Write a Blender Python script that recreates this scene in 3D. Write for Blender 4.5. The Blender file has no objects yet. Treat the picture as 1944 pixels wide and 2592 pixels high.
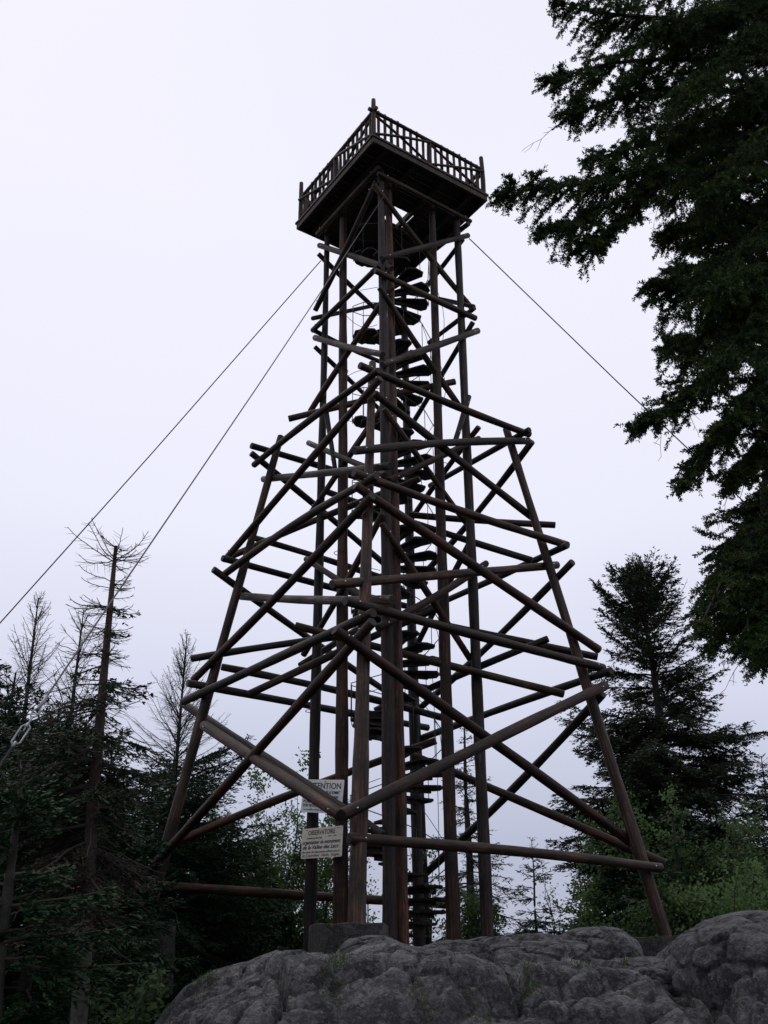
import bpy, bmesh, math, random
import numpy as np
from mathutils import Vector, Matrix

rng = np.random.default_rng(11)
random.seed(11)
sc = bpy.context.scene
COL = sc.collection

# ------------------------------------------------------------------ camera
F, PITCH, ROLL = 2728.9, 0.4339, 0.0095
cp, sp, cr, sr = math.cos(PITCH), math.sin(PITCH), math.cos(ROLL), math.sin(ROLL)
R0, U0, W0 = Vector((1, 0, 0)), Vector((0, -sp, cp)), Vector((0, cp, sp))
RX, UP = R0 * cr - U0 * sr, R0 * sr + U0 * cr
cam = bpy.data.cameras.new('camera')
cam.sensor_fit = 'VERTICAL'; cam.sensor_height = 24; cam.sensor_width = 18
cam.lens = 24 * F / 2592
cam.clip_start = 0.05; cam.clip_end = 2000
camo = bpy.data.objects.new('camera', cam); COL.objects.link(camo)
m = Matrix.Identity(4)
for i, a in enumerate((RX, UP, -W0)):
    m[0][i], m[1][i], m[2][i] = a
camo.matrix_world = m
sc.camera = camo

# ------------------------------------------------------------------ sky and light
world = bpy.data.worlds.new("World"); sc.world = world; world.use_nodes = True
wn = world.node_tree; wn.nodes.clear()
def N(t, kind, **kw):
    n = t.nodes.new(kind)
    for k, v in kw.items(): setattr(n, k, v)
    return n
out = N(wn, 'ShaderNodeOutputWorld'); bg = N(wn, 'ShaderNodeBackground')
tc = N(wn, 'ShaderNodeTexCoord'); sx = N(wn, 'ShaderNodeSeparateXYZ')
rp = N(wn, 'ShaderNodeValToRGB'); noi = N(wn, 'ShaderNodeTexNoise'); noi.inputs['Scale'].default_value = 1.6
noi.inputs['Detail'].default_value = 3
add = N(wn, 'ShaderNodeMath', operation='MULTIPLY_ADD'); add.inputs[1].default_value = 0.22
wn.links.new(tc.outputs['Generated'], sx.inputs[0]); wn.links.new(tc.outputs['Generated'], noi.inputs['Vector'])
sub = N(wn, 'ShaderNodeMath', operation='SUBTRACT'); sub.inputs[1].default_value = 0.5
wn.links.new(noi.outputs['Fac'], sub.inputs[0]); wn.links.new(sub.outputs[0], add.inputs[0])
wn.links.new(sx.outputs['Z'], add.inputs[2]); wn.links.new(add.outputs[0], rp.inputs['Fac'])
el = rp.color_ramp.elements
el[0].position = 0.0; el[0].color = (.40, .415, .53, 1)
el[1].position = 1.0; el[1].color = (.80, .80, .90, 1)
for p, c in ((.14, (.46, .485, .62, 1)), (.28, (.67, .685, .83, 1)), (.44, (.83, .83, .95, 1)), (.66, (.87, .86, .97, 1))):
    e = el.new(p); e.color = c
sky = N(wn, 'ShaderNodeTexSky', sky_type='NISHITA', sun_disc=False)
SUN_EL, SUN_AZ = math.radians(58), math.radians(-30)
sky.sun_elevation = SUN_EL; sky.sun_rotation = SUN_AZ
mulk = N(wn, 'ShaderNodeVectorMath', operation='SCALE'); mulk.inputs['Scale'].default_value = 0.006
wn.links.new(sky.outputs[0], mulk.inputs[0])
addc = N(wn, 'ShaderNodeVectorMath', operation='ADD')
wn.links.new(rp.outputs[0], addc.inputs[0]); wn.links.new(mulk.outputs[0], addc.inputs[1])
wn.links.new(addc.outputs[0], bg.inputs[0]); bg.inputs[1].default_value = 1.0
wn.links.new(bg.outputs[0], out.inputs[0])

sl = bpy.data.lights.new('sun', 'SUN'); sl.energy = 0.5; sl.angle = math.radians(25); sl.color = (1, .97, .93)
so = bpy.data.objects.new('sun', sl); COL.objects.link(so)
sd = Vector((math.sin(SUN_AZ) * math.cos(SUN_EL), math.cos(SUN_AZ) * math.cos(SUN_EL), math.sin(SUN_EL)))
so.rotation_euler = sd.to_track_quat('Z', 'Y').to_euler(); so.location = sd * 60
sc.view_settings.view_transform = 'Standard'; sc.view_settings.look = 'None'
sc.view_settings.exposure = 0.0; sc.view_settings.gamma = 1.0

# ------------------------------------------------------------------ helpers
def ray(px, py):
    a, b = (px - 972) / F, (1296 - py) / F
    return (RX * a + UP * b + W0)
def atY(px, py, Y):
    d = ray(px, py); return d * (Y / d.y)
def atZ(px, py, Z):
    d = ray(px, py); return d * (Z / d.z)
def onplane(px, py, P, n):
    d = ray(px, py); return d * (P.dot(n) / d.dot(n))
def tag(o, label=None, cat=None, group=None, kind=None):
    if label: o['label'] = label
    if cat: o['category'] = cat
    if group: o['group'] = group
    if kind: o['kind'] = kind
    return o
def empty(name, loc, rz=0):
    o = bpy.data.objects.new(name, None); COL.objects.link(o)
    o.location = loc; o.rotation_euler = (0, 0, rz); o.empty_display_size = .3
    return o
def link(name, me, mat, parent=None):
    o = bpy.data.objects.new(name, me); COL.objects.link(o)
    if mat and not me.materials: me.materials.append(mat)
    if parent is not None: o.parent = parent
    return o
def mesh_np(name, V, Fc, smooth=False):
    """V (n,3), Fc (m,k) int array with constant k"""
    me = bpy.data.meshes.new(name)
    V = np.asarray(V, np.float32); Fc = np.asarray(Fc, np.int32)
    me.vertices.add(len(V)); me.vertices.foreach_set('co', V.ravel())
    k = Fc.shape[1]
    me.loops.add(Fc.size); me.loops.foreach_set('vertex_index', Fc.ravel())
    me.polygons.add(len(Fc)); me.polygons.foreach_set('loop_start', np.arange(0, Fc.size, k, dtype=np.int32))
    me.polygons.foreach_set('loop_total', np.full(len(Fc), k, np.int32))
    if smooth: me.polygons.foreach_set('use_smooth', np.ones(len(Fc), bool))
    me.update(calc_edges=True); me.validate()
    return me
def mesh_multi(name, parts, mats):
    """parts: list of (V, F (m,k), material index); joined into one mesh"""
    me = bpy.data.meshes.new(name); vo = 0; VV, LV, LS, LT, MI = [], [], [], [], []; lo = 0
    for V, Fc, mi in parts:
        V = np.asarray(V, np.float32).reshape(-1, 3); Fc = np.asarray(Fc, np.int32); k = Fc.shape[1]
        VV.append(V); LV.append((Fc + vo).ravel()); LS.append(lo + np.arange(0, Fc.size, k, dtype=np.int32))
        LT.append(np.full(len(Fc), k, np.int32)); MI.append(np.full(len(Fc), mi, np.int32)); vo += len(V); lo += Fc.size
    VV = np.concatenate(VV); LV = np.concatenate(LV); LS = np.concatenate(LS); LT = np.concatenate(LT); MI = np.concatenate(MI)
    me.vertices.add(len(VV)); me.vertices.foreach_set('co', VV.ravel()); me.loops.add(len(LV)); me.loops.foreach_set('vertex_index', LV)
    me.polygons.add(len(LS)); me.polygons.foreach_set('loop_start', LS); me.polygons.foreach_set('loop_total', LT)
    for m_ in mats: me.materials.append(m_)
    me.polygons.foreach_set('material_index', MI); me.update(calc_edges=True); me.validate()
    return me
def tube_mesh(pts, rad, n=8, cap=True):
    """swept tube through world/local points; returns (verts list, faces list)"""
    V, Q = [], []
    pts = [Vector(p) for p in pts]
    t0 = (pts[1] - pts[0]).normalized()
    ref = Vector((0, 0, 1)) if abs(t0.z) < .9 else Vector((1, 0, 0))
    for i, p in enumerate(pts):
        t = (pts[min(i + 1, len(pts) - 1)] - pts[max(i - 1, 0)]).normalized()
        a = t.cross(ref)
        if a.length < 1e-4: a = t.cross(Vector((1, 0, 0)))
        a.normalize(); b = t.cross(a); r = rad[i] if hasattr(rad, '__len__') else rad
        for k in range(n):
            an = 2 * math.pi * k / n
            V.append(p + a * (r * math.cos(an)) + b * (r * math.sin(an)))
    for i in range(len(pts) - 1):
        for k in range(n):
            k2 = (k + 1) % n
            Q.append((i * n + k, i * n + k2, (i + 1) * n + k2, (i + 1) * n + k))
    if cap:
        Q.append(tuple(range(n))); Q.append(tuple((len(pts) - 1) * n + k for k in range(n))[::-1])
    return V, Q
def tube(name, pts, rad, mat, parent=None, n=8, origin=Vector((0, 0, 0))):
    V, Q = tube_mesh([Vector(p) - origin for p in pts], rad, n)
    me = bpy.data.meshes.new(name); me.from_pydata(V, [], Q)
    for p in me.polygons: p.use_smooth = len(p.vertices) == 4
    me.update()
    return link(name, me, mat, parent)
class MB:
    def __init__(s): s.V, s.Q = [], []
    def add(s, V, Q):
        o = len(s.V); s.V += [tuple(v) for v in V]; s.Q += [tuple(i + o for i in q) for q in Q]
    def box(s, c, ax, ay, az, hx, hy, hz):
        c = Vector(c); V = []
        for i in (-1, 1):
            for j in (-1, 1):
                for k in (-1, 1): V.append(c + ax * hx * i + ay * hy * j + az * hz * k)
        s.add(V, [(0, 1, 3, 2), (4, 6, 7, 5), (0, 4, 5, 1), (2, 3, 7, 6), (0, 2, 6, 4), (1, 5, 7, 3)])
    def tube(s, pts, rad, n=8): s.add(*tube_mesh(pts, rad, n))
    def obj(s, name, mat, parent=None, bevel=0, smooth=False):
        me = bpy.data.meshes.new(name); me.from_pydata(s.V, [], s.Q); me.update()
        bm = bmesh.new(); bm.from_mesh(me); bmesh.ops.recalc_face_normals(bm, faces=bm.faces); bm.to_mesh(me); bm.free()
        if smooth:
            for p in me.polygons: p.use_smooth = True
        o = link(name, me, mat, parent)
        if bevel:
            b = o.modifiers.new('bevel', 'BEVEL'); b.width = bevel; b.segments = 2; b.limit_method = 'ANGLE'
        return o

# numpy noise
def _hash(ix, iy, iz, s):
    h = (ix * 374761393 + iy * 668265263 + iz * 2147483647 + s * 1274126177) & 0xffffffff
    h = ((h ^ (h >> 13)) * 1274126177) & 0xffffffff
    h = ((h ^ (h >> 16)) * 2246822519) & 0xffffffff
    return ((h ^ (h >> 15)) & 0xffffff) / float(0xffffff)
def vnoise(P, s=0):
    P = np.asarray(P, float); I = np.floor(P).astype(np.int64); f = P - I; f = f * f * f * (f * (f * 6 - 15) + 10)
    r = 0
    for a in (0, 1):
        for b in (0, 1):
            for c in (0, 1):
                w = (f[:, 0] if a else 1 - f[:, 0]) * (f[:, 1] if b else 1 - f[:, 1]) * (f[:, 2] if c else 1 - f[:, 2])
                r = r + w * _hash(I[:, 0] + a, I[:, 1] + b, I[:, 2] + c, s)
    return r * 2 - 1
def fbm(P, o=4, s=0, g=.5):
    P = np.asarray(P, float); r = 0; a = 1; t = 0
    for k in range(o):
        r = r + a * vnoise(P * (2.03 ** k) + 17.3 * k, s + k); t += a; a *= g
    return r / t
def voro(P, s=0):
    """F1 and F2-F1 of 3D voronoi"""
    P = np.asarray(P, float); I = np.floor(P).astype(np.int64)
    d1 = np.full(len(P), 9.); d2 = np.full(len(P), 9.); idv = np.zeros(len(P))
    for a in (-1, 0, 1):
        for b in (-1, 0, 1):
            for c in (-1, 0, 1):
                J = I + np.array([a, b, c])
                q = np.stack([_hash(J[:, 0], J[:, 1], J[:, 2], s + k) for k in (1, 2, 3)], 1) + J
                d = np.linalg.norm(q - P, axis=1)
                nw = d < d1
                d2 = np.where(nw, d1, np.minimum(d2, d)); idv = np.where(nw, _hash(J[:, 0], J[:, 1], J[:, 2], s + 9), idv)
                d1 = np.where(nw, d, d1)
    return d1, d2 - d1, idv

# ------------------------------------------------------------------ materials
def newmat(name):
    mt = bpy.data.materials.new(name); mt.use_nodes = True
    t = mt.node_tree; b = t.nodes['Principled BSDF']
    return mt, t, b
def ramp(t, stops, fac):
    r = N(t, 'ShaderNodeValToRGB'); e = r.color_ramp.elements
    e[0].position, e[0].color = stops[0][0], (*stops[0][1], 1)
    e[1].position, e[1].color = stops[-1][0], (*stops[-1][1], 1)
    for p, c in stops[1:-1]:
        k = e.new(p); k.color = (*c, 1)
    t.links.new(fac, r.inputs['Fac']); return r
def noise(t, vec, scale, detail=4, rough=.6):
    n = N(t, 'ShaderNodeTexNoise'); n.inputs['Scale'].default_value = scale
    n.inputs['Detail'].default_value = detail; n.inputs['Roughness'].default_value = rough
    if vec is not None: t.links.new(vec, n.inputs['Vector'])
    return n
def mixc(t, fac, a, b, mode='MIX'):
    mx = N(t, 'ShaderNodeMix', data_type='RGBA', blend_type=mode)
    for s, v in ((0, fac), (6, a), (7, b)):
        if isinstance(v, (int, float)): mx.inputs[s].default_value = v
        elif isinstance(v, tuple): mx.inputs[s].default_value = (*v, 1)
        else: t.links.new(v, mx.inputs[s])
    return mx.outputs[2]
def bump(t, b, h, strength=.5, dist=.02):
    bn = N(t, 'ShaderNodeBump'); bn.inputs['Strength'].default_value = strength; bn.inputs['Distance'].default_value = dist
    t.links.new(h, bn.inputs['Height']); t.links.new(bn.outputs[0], b.inputs['Normal'])
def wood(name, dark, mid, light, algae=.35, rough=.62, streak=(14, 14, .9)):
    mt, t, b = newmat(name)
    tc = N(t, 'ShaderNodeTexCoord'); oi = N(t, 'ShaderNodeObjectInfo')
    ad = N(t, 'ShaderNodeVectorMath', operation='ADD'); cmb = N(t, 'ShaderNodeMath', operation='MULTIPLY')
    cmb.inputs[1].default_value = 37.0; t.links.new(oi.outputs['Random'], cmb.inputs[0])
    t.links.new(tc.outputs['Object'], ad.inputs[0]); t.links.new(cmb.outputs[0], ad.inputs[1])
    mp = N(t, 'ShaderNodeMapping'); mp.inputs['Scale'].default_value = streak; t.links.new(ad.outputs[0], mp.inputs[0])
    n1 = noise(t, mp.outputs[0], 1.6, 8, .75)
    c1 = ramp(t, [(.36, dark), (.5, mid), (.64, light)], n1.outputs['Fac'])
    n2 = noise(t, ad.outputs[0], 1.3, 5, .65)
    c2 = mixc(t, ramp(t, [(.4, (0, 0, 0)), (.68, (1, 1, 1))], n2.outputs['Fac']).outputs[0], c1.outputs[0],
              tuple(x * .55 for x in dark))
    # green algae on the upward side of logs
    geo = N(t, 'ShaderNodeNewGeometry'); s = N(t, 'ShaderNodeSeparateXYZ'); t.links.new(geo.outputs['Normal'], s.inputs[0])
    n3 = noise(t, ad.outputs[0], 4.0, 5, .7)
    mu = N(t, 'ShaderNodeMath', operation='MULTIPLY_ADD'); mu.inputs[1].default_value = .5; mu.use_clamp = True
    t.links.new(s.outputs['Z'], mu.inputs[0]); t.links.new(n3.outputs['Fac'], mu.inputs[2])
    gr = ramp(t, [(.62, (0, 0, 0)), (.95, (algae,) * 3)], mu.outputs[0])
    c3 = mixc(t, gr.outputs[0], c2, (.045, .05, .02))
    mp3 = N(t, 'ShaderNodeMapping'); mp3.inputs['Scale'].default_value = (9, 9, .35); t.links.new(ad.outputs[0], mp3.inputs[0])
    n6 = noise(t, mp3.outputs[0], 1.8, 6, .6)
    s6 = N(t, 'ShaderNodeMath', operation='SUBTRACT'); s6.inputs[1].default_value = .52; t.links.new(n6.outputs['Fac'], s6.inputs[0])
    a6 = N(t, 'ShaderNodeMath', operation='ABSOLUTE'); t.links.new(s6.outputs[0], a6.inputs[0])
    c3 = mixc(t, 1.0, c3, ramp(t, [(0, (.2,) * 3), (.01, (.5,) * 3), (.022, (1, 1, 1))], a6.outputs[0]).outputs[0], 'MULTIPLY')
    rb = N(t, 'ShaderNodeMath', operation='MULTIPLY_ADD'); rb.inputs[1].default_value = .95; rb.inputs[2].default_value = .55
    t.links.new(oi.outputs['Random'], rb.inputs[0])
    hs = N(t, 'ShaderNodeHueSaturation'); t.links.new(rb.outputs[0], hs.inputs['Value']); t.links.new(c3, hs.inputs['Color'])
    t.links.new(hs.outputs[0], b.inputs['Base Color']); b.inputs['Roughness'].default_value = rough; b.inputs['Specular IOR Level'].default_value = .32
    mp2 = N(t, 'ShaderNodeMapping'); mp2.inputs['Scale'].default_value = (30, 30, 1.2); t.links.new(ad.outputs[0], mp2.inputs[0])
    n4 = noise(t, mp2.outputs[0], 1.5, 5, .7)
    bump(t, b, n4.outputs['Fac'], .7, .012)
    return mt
M = {}
M['wood'] = wood('log_wood', (.010, .005, .003), (.042, .019, .011), (.13, .070, .044), .45)
M['wood_red'] = wood('red_log_wood', (.012, .005, .003), (.048, .018, .010), (.16, .062, .032), .2)
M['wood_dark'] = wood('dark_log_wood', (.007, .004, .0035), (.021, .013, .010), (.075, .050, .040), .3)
M['wood_grey'] = wood('grey_log_wood', (.022, .014, .011), (.078, .055, .045), (.21, .165, .145), .15)
M['wood_green'] = wood('mossy_log_wood', (.012, .007, .003), (.046, .029, .012), (.12, .085, .042), .9)
M['end'] = wood('cut_end_wood', (.012, .008, .007), (.03, .02, .017), (.06, .042, .034), .2)

def simple(name, col, rough=.6, metal=0, nscale=8, var=.4, bumpd=0):
    mt, t, b = newmat(name)
    tc = N(t, 'ShaderNodeTexCoord'); n = noise(t, tc.outputs['Object'], nscale, 5, .65)
    r = ramp(t, [(.3, tuple(c * (1 - var) for c in col)), (.7, tuple(min(1, c * (1 + var)) for c in col))], n.outputs['Fac'])
    t.links.new(r.outputs[0], b.inputs['Base Color']); b.inputs['Roughness'].default_value = rough; b.inputs['Metallic'].default_value = metal
    if bumpd: bump(t, b, n.outputs['Fac'], .6, bumpd)
    return mt
M['steel'] = simple('galvanised_steel', (.20, .20, .22), .45, .7, 20, .3)
M['cable'] = simple('steel_cable', (.05, .05, .055), .7, .2, 30, .3)
M['black'] = simple('black_cable', (.02, .02, .022), .6)
M['bolt'] = simple('bolt_steel', (.6, .6, .6), .35, .6, 20, .2)
M['ink_blue'] = simple('blue_sign_paint', (.012, .013, .06), .6)
M['ink_black'] = simple('black_sign_paint', (.02, .018, .018), .6)
M['ink_faded'] = simple('faded_sign_ink', (.07, .08, .13), .7)

def signmat(name, base, rust=(.35, .22, .05)):
    mt, t, b = newmat(name)
    tc = N(t, 'ShaderNodeTexCoord'); mp = N(t, 'ShaderNodeMapping'); mp.inputs['Scale'].default_value = (9, 9, 1.6)
    t.links.new(tc.outputs['Object'], mp.inputs[0])
    n1 = noise(t, mp.outputs[0], 1.5, 6, .7); n2 = noise(t, tc.outputs['Object'], 14, 5, .7)
    a = mixc(t, ramp(t, [(.55, (0, 0, 0)), (.72, (.75,) * 3)], n1.outputs['Fac']).outputs[0], base, rust)
    c = mixc(t, ramp(t, [(.5, (0, 0, 0)), (.75, (.5,) * 3)], n2.outputs['Fac']).outputs[0], a, tuple(x * .5 for x in base))
    t.links.new(c, b.inputs['Base Color']); b.inputs['Roughness'].default_value = .5
    return mt
M['sign_white'] = signmat('enamel_sign_white', (.82, .82, .78))
M['sign_cream'] = signmat('cream_sign_board', (.74, .68, .56), (.36, .28, .16))

def stone(name, a, b_, c, moss=.6, sc_=1.0):
    mt, t, b = newmat(name)
    tc = N(t, 'ShaderNodeTexCoord'); P = tc.outputs['Object']
    n1 = noise(t, P, 1.1 * sc_, 8, .7); n2 = noise(t, P, 28 * sc_, 6, .75); n3 = noise(t, P, 5 * sc_, 6, .7)
    base = ramp(t, [(.3, a), (.52, b_), (.75, c)], n1.outputs['Fac']).outputs[0]
    sp1 = ramp(t, [(.36, (.28,) * 3), (.48, (.85,) * 3), (.58, (1.15,) * 3), (.70, (2.2,) * 3)], n2.outputs['Fac']).outputs[0]
    col = mixc(t, 1.0, base, sp1, 'MULTIPLY')
    # pale lichen blotches
    v = N(t, 'ShaderNodeTexVoronoi'); v.inputs['Scale'].default_value = 2.3 * sc_
    dn = N(t, 'ShaderNodeMix', data_type='VECTOR'); dn.inputs[0].default_value = .25
    t.links.new(P, dn.inputs[4]); t.links.new(n3.outputs['Color'], dn.inputs[5]); t.links.new(dn.outputs[1], v.inputs['Vector'])
    lf = ramp(t, [(.06, (.8,) * 3), (.16, (0, 0, 0))], v.outputs['Distance']).outputs[0]
    col = mixc(t, lf, col, (.24, .21, .20))
    n5 = noise(t, P, 2.4 * sc_, 9, .72)
    ab = N(t, 'ShaderNodeMath', operation='SUBTRACT'); ab.inputs[1].default_value = .5; t.links.new(n5.outputs['Fac'], ab.inputs[0])
    ab2 = N(t, 'ShaderNodeMath', operation='ABSOLUTE'); t.links.new(ab.outputs[0], ab2.inputs[0])
    ck = ramp(t, [(.0, (.35,) * 3), (.012, (.6,) * 3), (.03, (1, 1, 1))], ab2.outputs[0])
    col = mixc(t, 1.0, col, ck.outputs[0], 'MULTIPLY')
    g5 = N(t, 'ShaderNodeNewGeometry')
    pk = ramp(t, [(.45, (.55,) * 3), (.5, (1, 1, 1)), (.56, (1.45,) * 3)], g5.outputs['Pointiness'])  # crevice dirt and shade, with lump highlights, put into the colour
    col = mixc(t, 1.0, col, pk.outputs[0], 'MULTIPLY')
    # moss in hollows, read from upward facing and noise
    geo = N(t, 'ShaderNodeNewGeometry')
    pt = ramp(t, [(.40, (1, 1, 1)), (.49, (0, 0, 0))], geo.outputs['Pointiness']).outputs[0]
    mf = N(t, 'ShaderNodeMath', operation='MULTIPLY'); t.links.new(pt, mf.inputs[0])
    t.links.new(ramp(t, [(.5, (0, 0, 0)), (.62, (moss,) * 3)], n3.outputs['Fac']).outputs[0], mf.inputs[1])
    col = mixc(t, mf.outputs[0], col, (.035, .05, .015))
    t.links.new(col, b.inputs['Base Color']); b.inputs['Roughness'].default_value = .62
    ad = N(t, 'ShaderNodeMath', operation='MULTIPLY_ADD'); ad.inputs[1].default_value = 2.5
    t.links.new(n3.outputs['Fac'], ad.inputs[0]); t.links.new(n2.outputs['Fac'], ad.inputs[2])
    ad2 = N(t, 'ShaderNodeMath', operation='MULTIPLY_ADD'); ad2.inputs[1].default_value = 1.2
    t.links.new(ck.outputs[0], ad2.inputs[0]); t.links.new(ad.outputs[0], ad2.inputs[2])
    bump(t, b, ad2.outputs[0], 1.0, .045)
    return mt
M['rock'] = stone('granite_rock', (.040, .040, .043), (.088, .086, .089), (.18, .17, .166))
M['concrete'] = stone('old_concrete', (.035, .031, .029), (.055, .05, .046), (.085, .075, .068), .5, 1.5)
M['soil'] = simple('forest_soil', (.03, .028, .018), .9, 0, 3, .5, .03)

def foliage(name, dark, light, warm, transl=.25, scale=1.2):
    mt, t, b = newmat(name)
    tc = N(t, 'ShaderNodeTexCoord'); n1 = noise(t, tc.outputs['Object'], scale, 4, .7); n2 = noise(t, tc.outputs['Object'], 9, 3, .6)
    c = ramp(t, [(.3, dark), (.68, light)], n1.outputs['Fac']).outputs[0]
    c = mixc(t, ramp(t, [(.5, (0, 0, 0)), (.75, (1, 1, 1))], n2.outputs['Fac']).outputs[0], c, warm)
    t.links.new(c, b.inputs['Base Color']); b.inputs['Roughness'].default_value = .65; b.inputs['Specular IOR Level'].default_value = .25
    tr = N(t, 'ShaderNodeBsdfTranslucent'); t.links.new(c, tr.inputs['Color'])
    mx = N(t, 'ShaderNodeMixShader'); mx.inputs[0].default_value = transl
    o = t.nodes['Material Output']
    t.links.new(b.outputs[0], mx.inputs[1]); t.links.new(tr.outputs[0], mx.inputs[2]); t.links.new(mx.outputs[0], o.inputs['Surface'])
    return mt
M['spruce'] = foliage('spruce_needles', (.009, .028, .011), (.026, .064, .026), (.044, .085, .024), .16)
M['spruce_grey'] = foliage('dull_spruce_needles', (.022, .034, .020), (.052, .072, .040), (.070, .082, .036), .15)
M['fir'] = foliage('fir_needles', (.012, .032, .009), (.036, .072, .016), (.080, .110, .014), .25)
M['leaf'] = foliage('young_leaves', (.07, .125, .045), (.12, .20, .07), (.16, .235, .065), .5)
M['leaf_dark'] = foliage('shade_darkened_leaves', (.035, .070, .026), (.065, .12, .04), (.09, .14, .04), .4)  # darker copy of the leaf colour, with the shade painted in
M['lichen'] = foliage('grey_lichen', (.035, .033, .022), (.075, .07, .05), (.10, .065, .035), .1)
M['bark'] = simple('grey_bark', (.026, .022, .018), .9, 0, 14, .5, .02)
M['bark_red'] = simple('red_dead_bark', (.11, .045, .028), .85, 0, 14, .5, .02)
M['bark_lichen'] = simple('lichen_bark', (.075, .075, .058), .9, 0, 22, .55, .02)
M['twig'] = simple('dead_twig', (.034, .025, .020), .85, 0, 8, .3)
M['grass'] = foliage('moss_grass', (.03, .06, .012), (.06, .11, .02), (.08, .10, .02), .3)
#@@TOWER
# ------------------------------------------------------------------ tower
PHI = 0.6482; CX, CY = 0.2331, 22.3784; S_P, S_C, S_0, S_1, Z_0, Z_1, H = 1.7828, 1.216, 3.5763, 1.9258, 1.2, 12.525, 19.0
uu, vv = Vector((math.cos(PHI), math.sin(PHI), 0)), Vector((-math.sin(PHI), math.cos(PHI), 0))
CC = Vector((CX, CY, 0)); SG = {'N': (-1, -1), 'R': (1, -1), 'L': (-1, 1), 'B': (1, 1)}
def corner(n, s, z):
    a, b = SG[n]; p = CC + uu * (s * a) + vv * (s * b); p.z = z; return p
BASE = Vector((CX, CY, 1.1))
tower = empty('watchtower', BASE)
tag(tower, 'tall brown log lattice watchtower on the rocks with a railed square platform at its top', 'tower')
# vertical poles of the core; pixel end points put at the depth of their corner
def pole(pt, pb, Pt, Pb):
    return atY(*pt, Pt.y), atY(*pb, Pb.y)
Nt, Nb = corner('N', S_C, H), corner('N', S_C, 1)
Lt, Lb = corner('L', S_C, H), corner('L', S_C, 1)
Rt, Rb = corner('R', S_C, H), corner('R', S_C, 1)
Bt, Bb = corner('B', S_C, H), corner('B', S_C, 1)
def inward(P, d):
    v = (CC - P); v.z = 0; return P + v.normalized() * d
logs_n = [0]
def log(name, a, b, ra, rb, mat, parent=tower, bow=.0, n=12, org=None):
    """one round log from a to b; local z runs along it, slightly bowed, knotty and uneven"""
    a, b = Vector(a), Vector(b); L = (b - a).length; d = (b - a).normalized()
    org = BASE if org is None else org
    logs_n[0] += 1; k = logs_n[0]; r = random.Random(k * 7 + 1)
    m_ = max(6, int(L / .45)); V, Q = [], []
    ang = r.uniform(0, 6.28); bw = bow if bow else r.uniform(-.014, .014) * min(L, 6)
    ring = [(-.0, .90)] + [(i / m_, 1.0) for i in range(m_ + 1)] + [(1.0, .90)]
    P = []
    for i, (t, s) in enumerate(ring):
        z = t * L
        if i == 0: z = -.008
        elif i == 1: z = .008
        elif i == len(ring) - 1: z = L + .008
        elif i == len(ring) - 2: z = L - .008
        rr = (ra + (rb - ra) * t) * s
        ox, oy = math.sin(math.pi * t) * bw * math.cos(ang), math.sin(math.pi * t) * bw * math.sin(ang)
        w = 1 + .05 * math.sin(t * L * 2.1 + k) + r.uniform(-.03, .035) if 1 < i < len(ring) - 2 else 1
        for j in range(n):
            an = 2 * math.pi * j / n
            w2 = 1 + .035 * math.sin(an * 2 + k) + .02 * math.sin(an * 3 + t * L + k)
            V.append((rr * w * w2 * math.cos(an) + ox, rr * w * w2 * math.sin(an) + oy, z))
    nr = len(ring)
    for i in range(nr - 1):
        for j in range(n):
            j2 = (j + 1) % n; Q.append((i * n + j, i * n + j2, (i + 1) * n + j2, (i + 1) * n + j))
    Q.append(tuple(range(n))[::-1]); Q.append(tuple((nr - 1) * n + j for j in range(n)))
    me = bpy.data.meshes.new(name); me.from_pydata(V, [], Q)
    me.materials.append(mat); me.materials.append(M['end'])
    for p in me.polygons:
        p.use_smooth = len(p.vertices) == 4
        if len(p.vertices) > 4: p.material_index = 1
    me.update()
    o = bpy.data.objects.new(name, me); COL.objects.link(o); o.parent = parent
    q = d.to_track_quat('Z', 'Y'); o.rotation_mode = 'QUATERNION'; o.rotation_quaternion = q; o.location = a - org
    return o
W, WR, WD, WG, WM = M['wood'], M['wood_red'], M['wood_dark'], M['wood_grey'], M['wood_green']

Zb = .75
def long_pole(pt, pb, Pt, Pb, ra, rb, mat):
    a, b = atY(*pt, Pt.y), atY(*pb, Pb.y)
    d = (b - a) / (b.z - a.z)
    a2 = a + d * (H - .12 - a.z); b2 = a + d * (Zb - a.z)
    return log('upright_pole', b2, a2, rb, ra, mat, bow=.02, n=16), b2, a2
# core poles (radius at top, at bottom)
long_pole((964, 450), (985, 2300), Nt, Nb, .085, .135, WD)
nbr = inward(Nt, .30)
long_pole((984, 500), (1017, 2250), nbr, nbr, .085, .125, WR)
long_pole((828, 600), (785, 2300), Lt, Lb, .065, .13, WD)
long_pole((1158, 600), (1231, 2300), Rt, Rb, .08, .125, WD)
Pn = Nt.lerp(Lt, .66); Pn = inward(Pn, .25)
_, PLb, PLt = long_pole((868, 600), (862, 2300), Pn, Pn, .085, .14, WR)
Pr = Nt.lerp(Rt, .62); Pr = inward(Pr, .3)
long_pole((1094, 550), (1146, 2300), Pr, Pr, .085, .135, WR)
bb = Bt.copy()
long_pole((1022, 760), (1058, 2250), bb, bb, .085, .13, WD)
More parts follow.
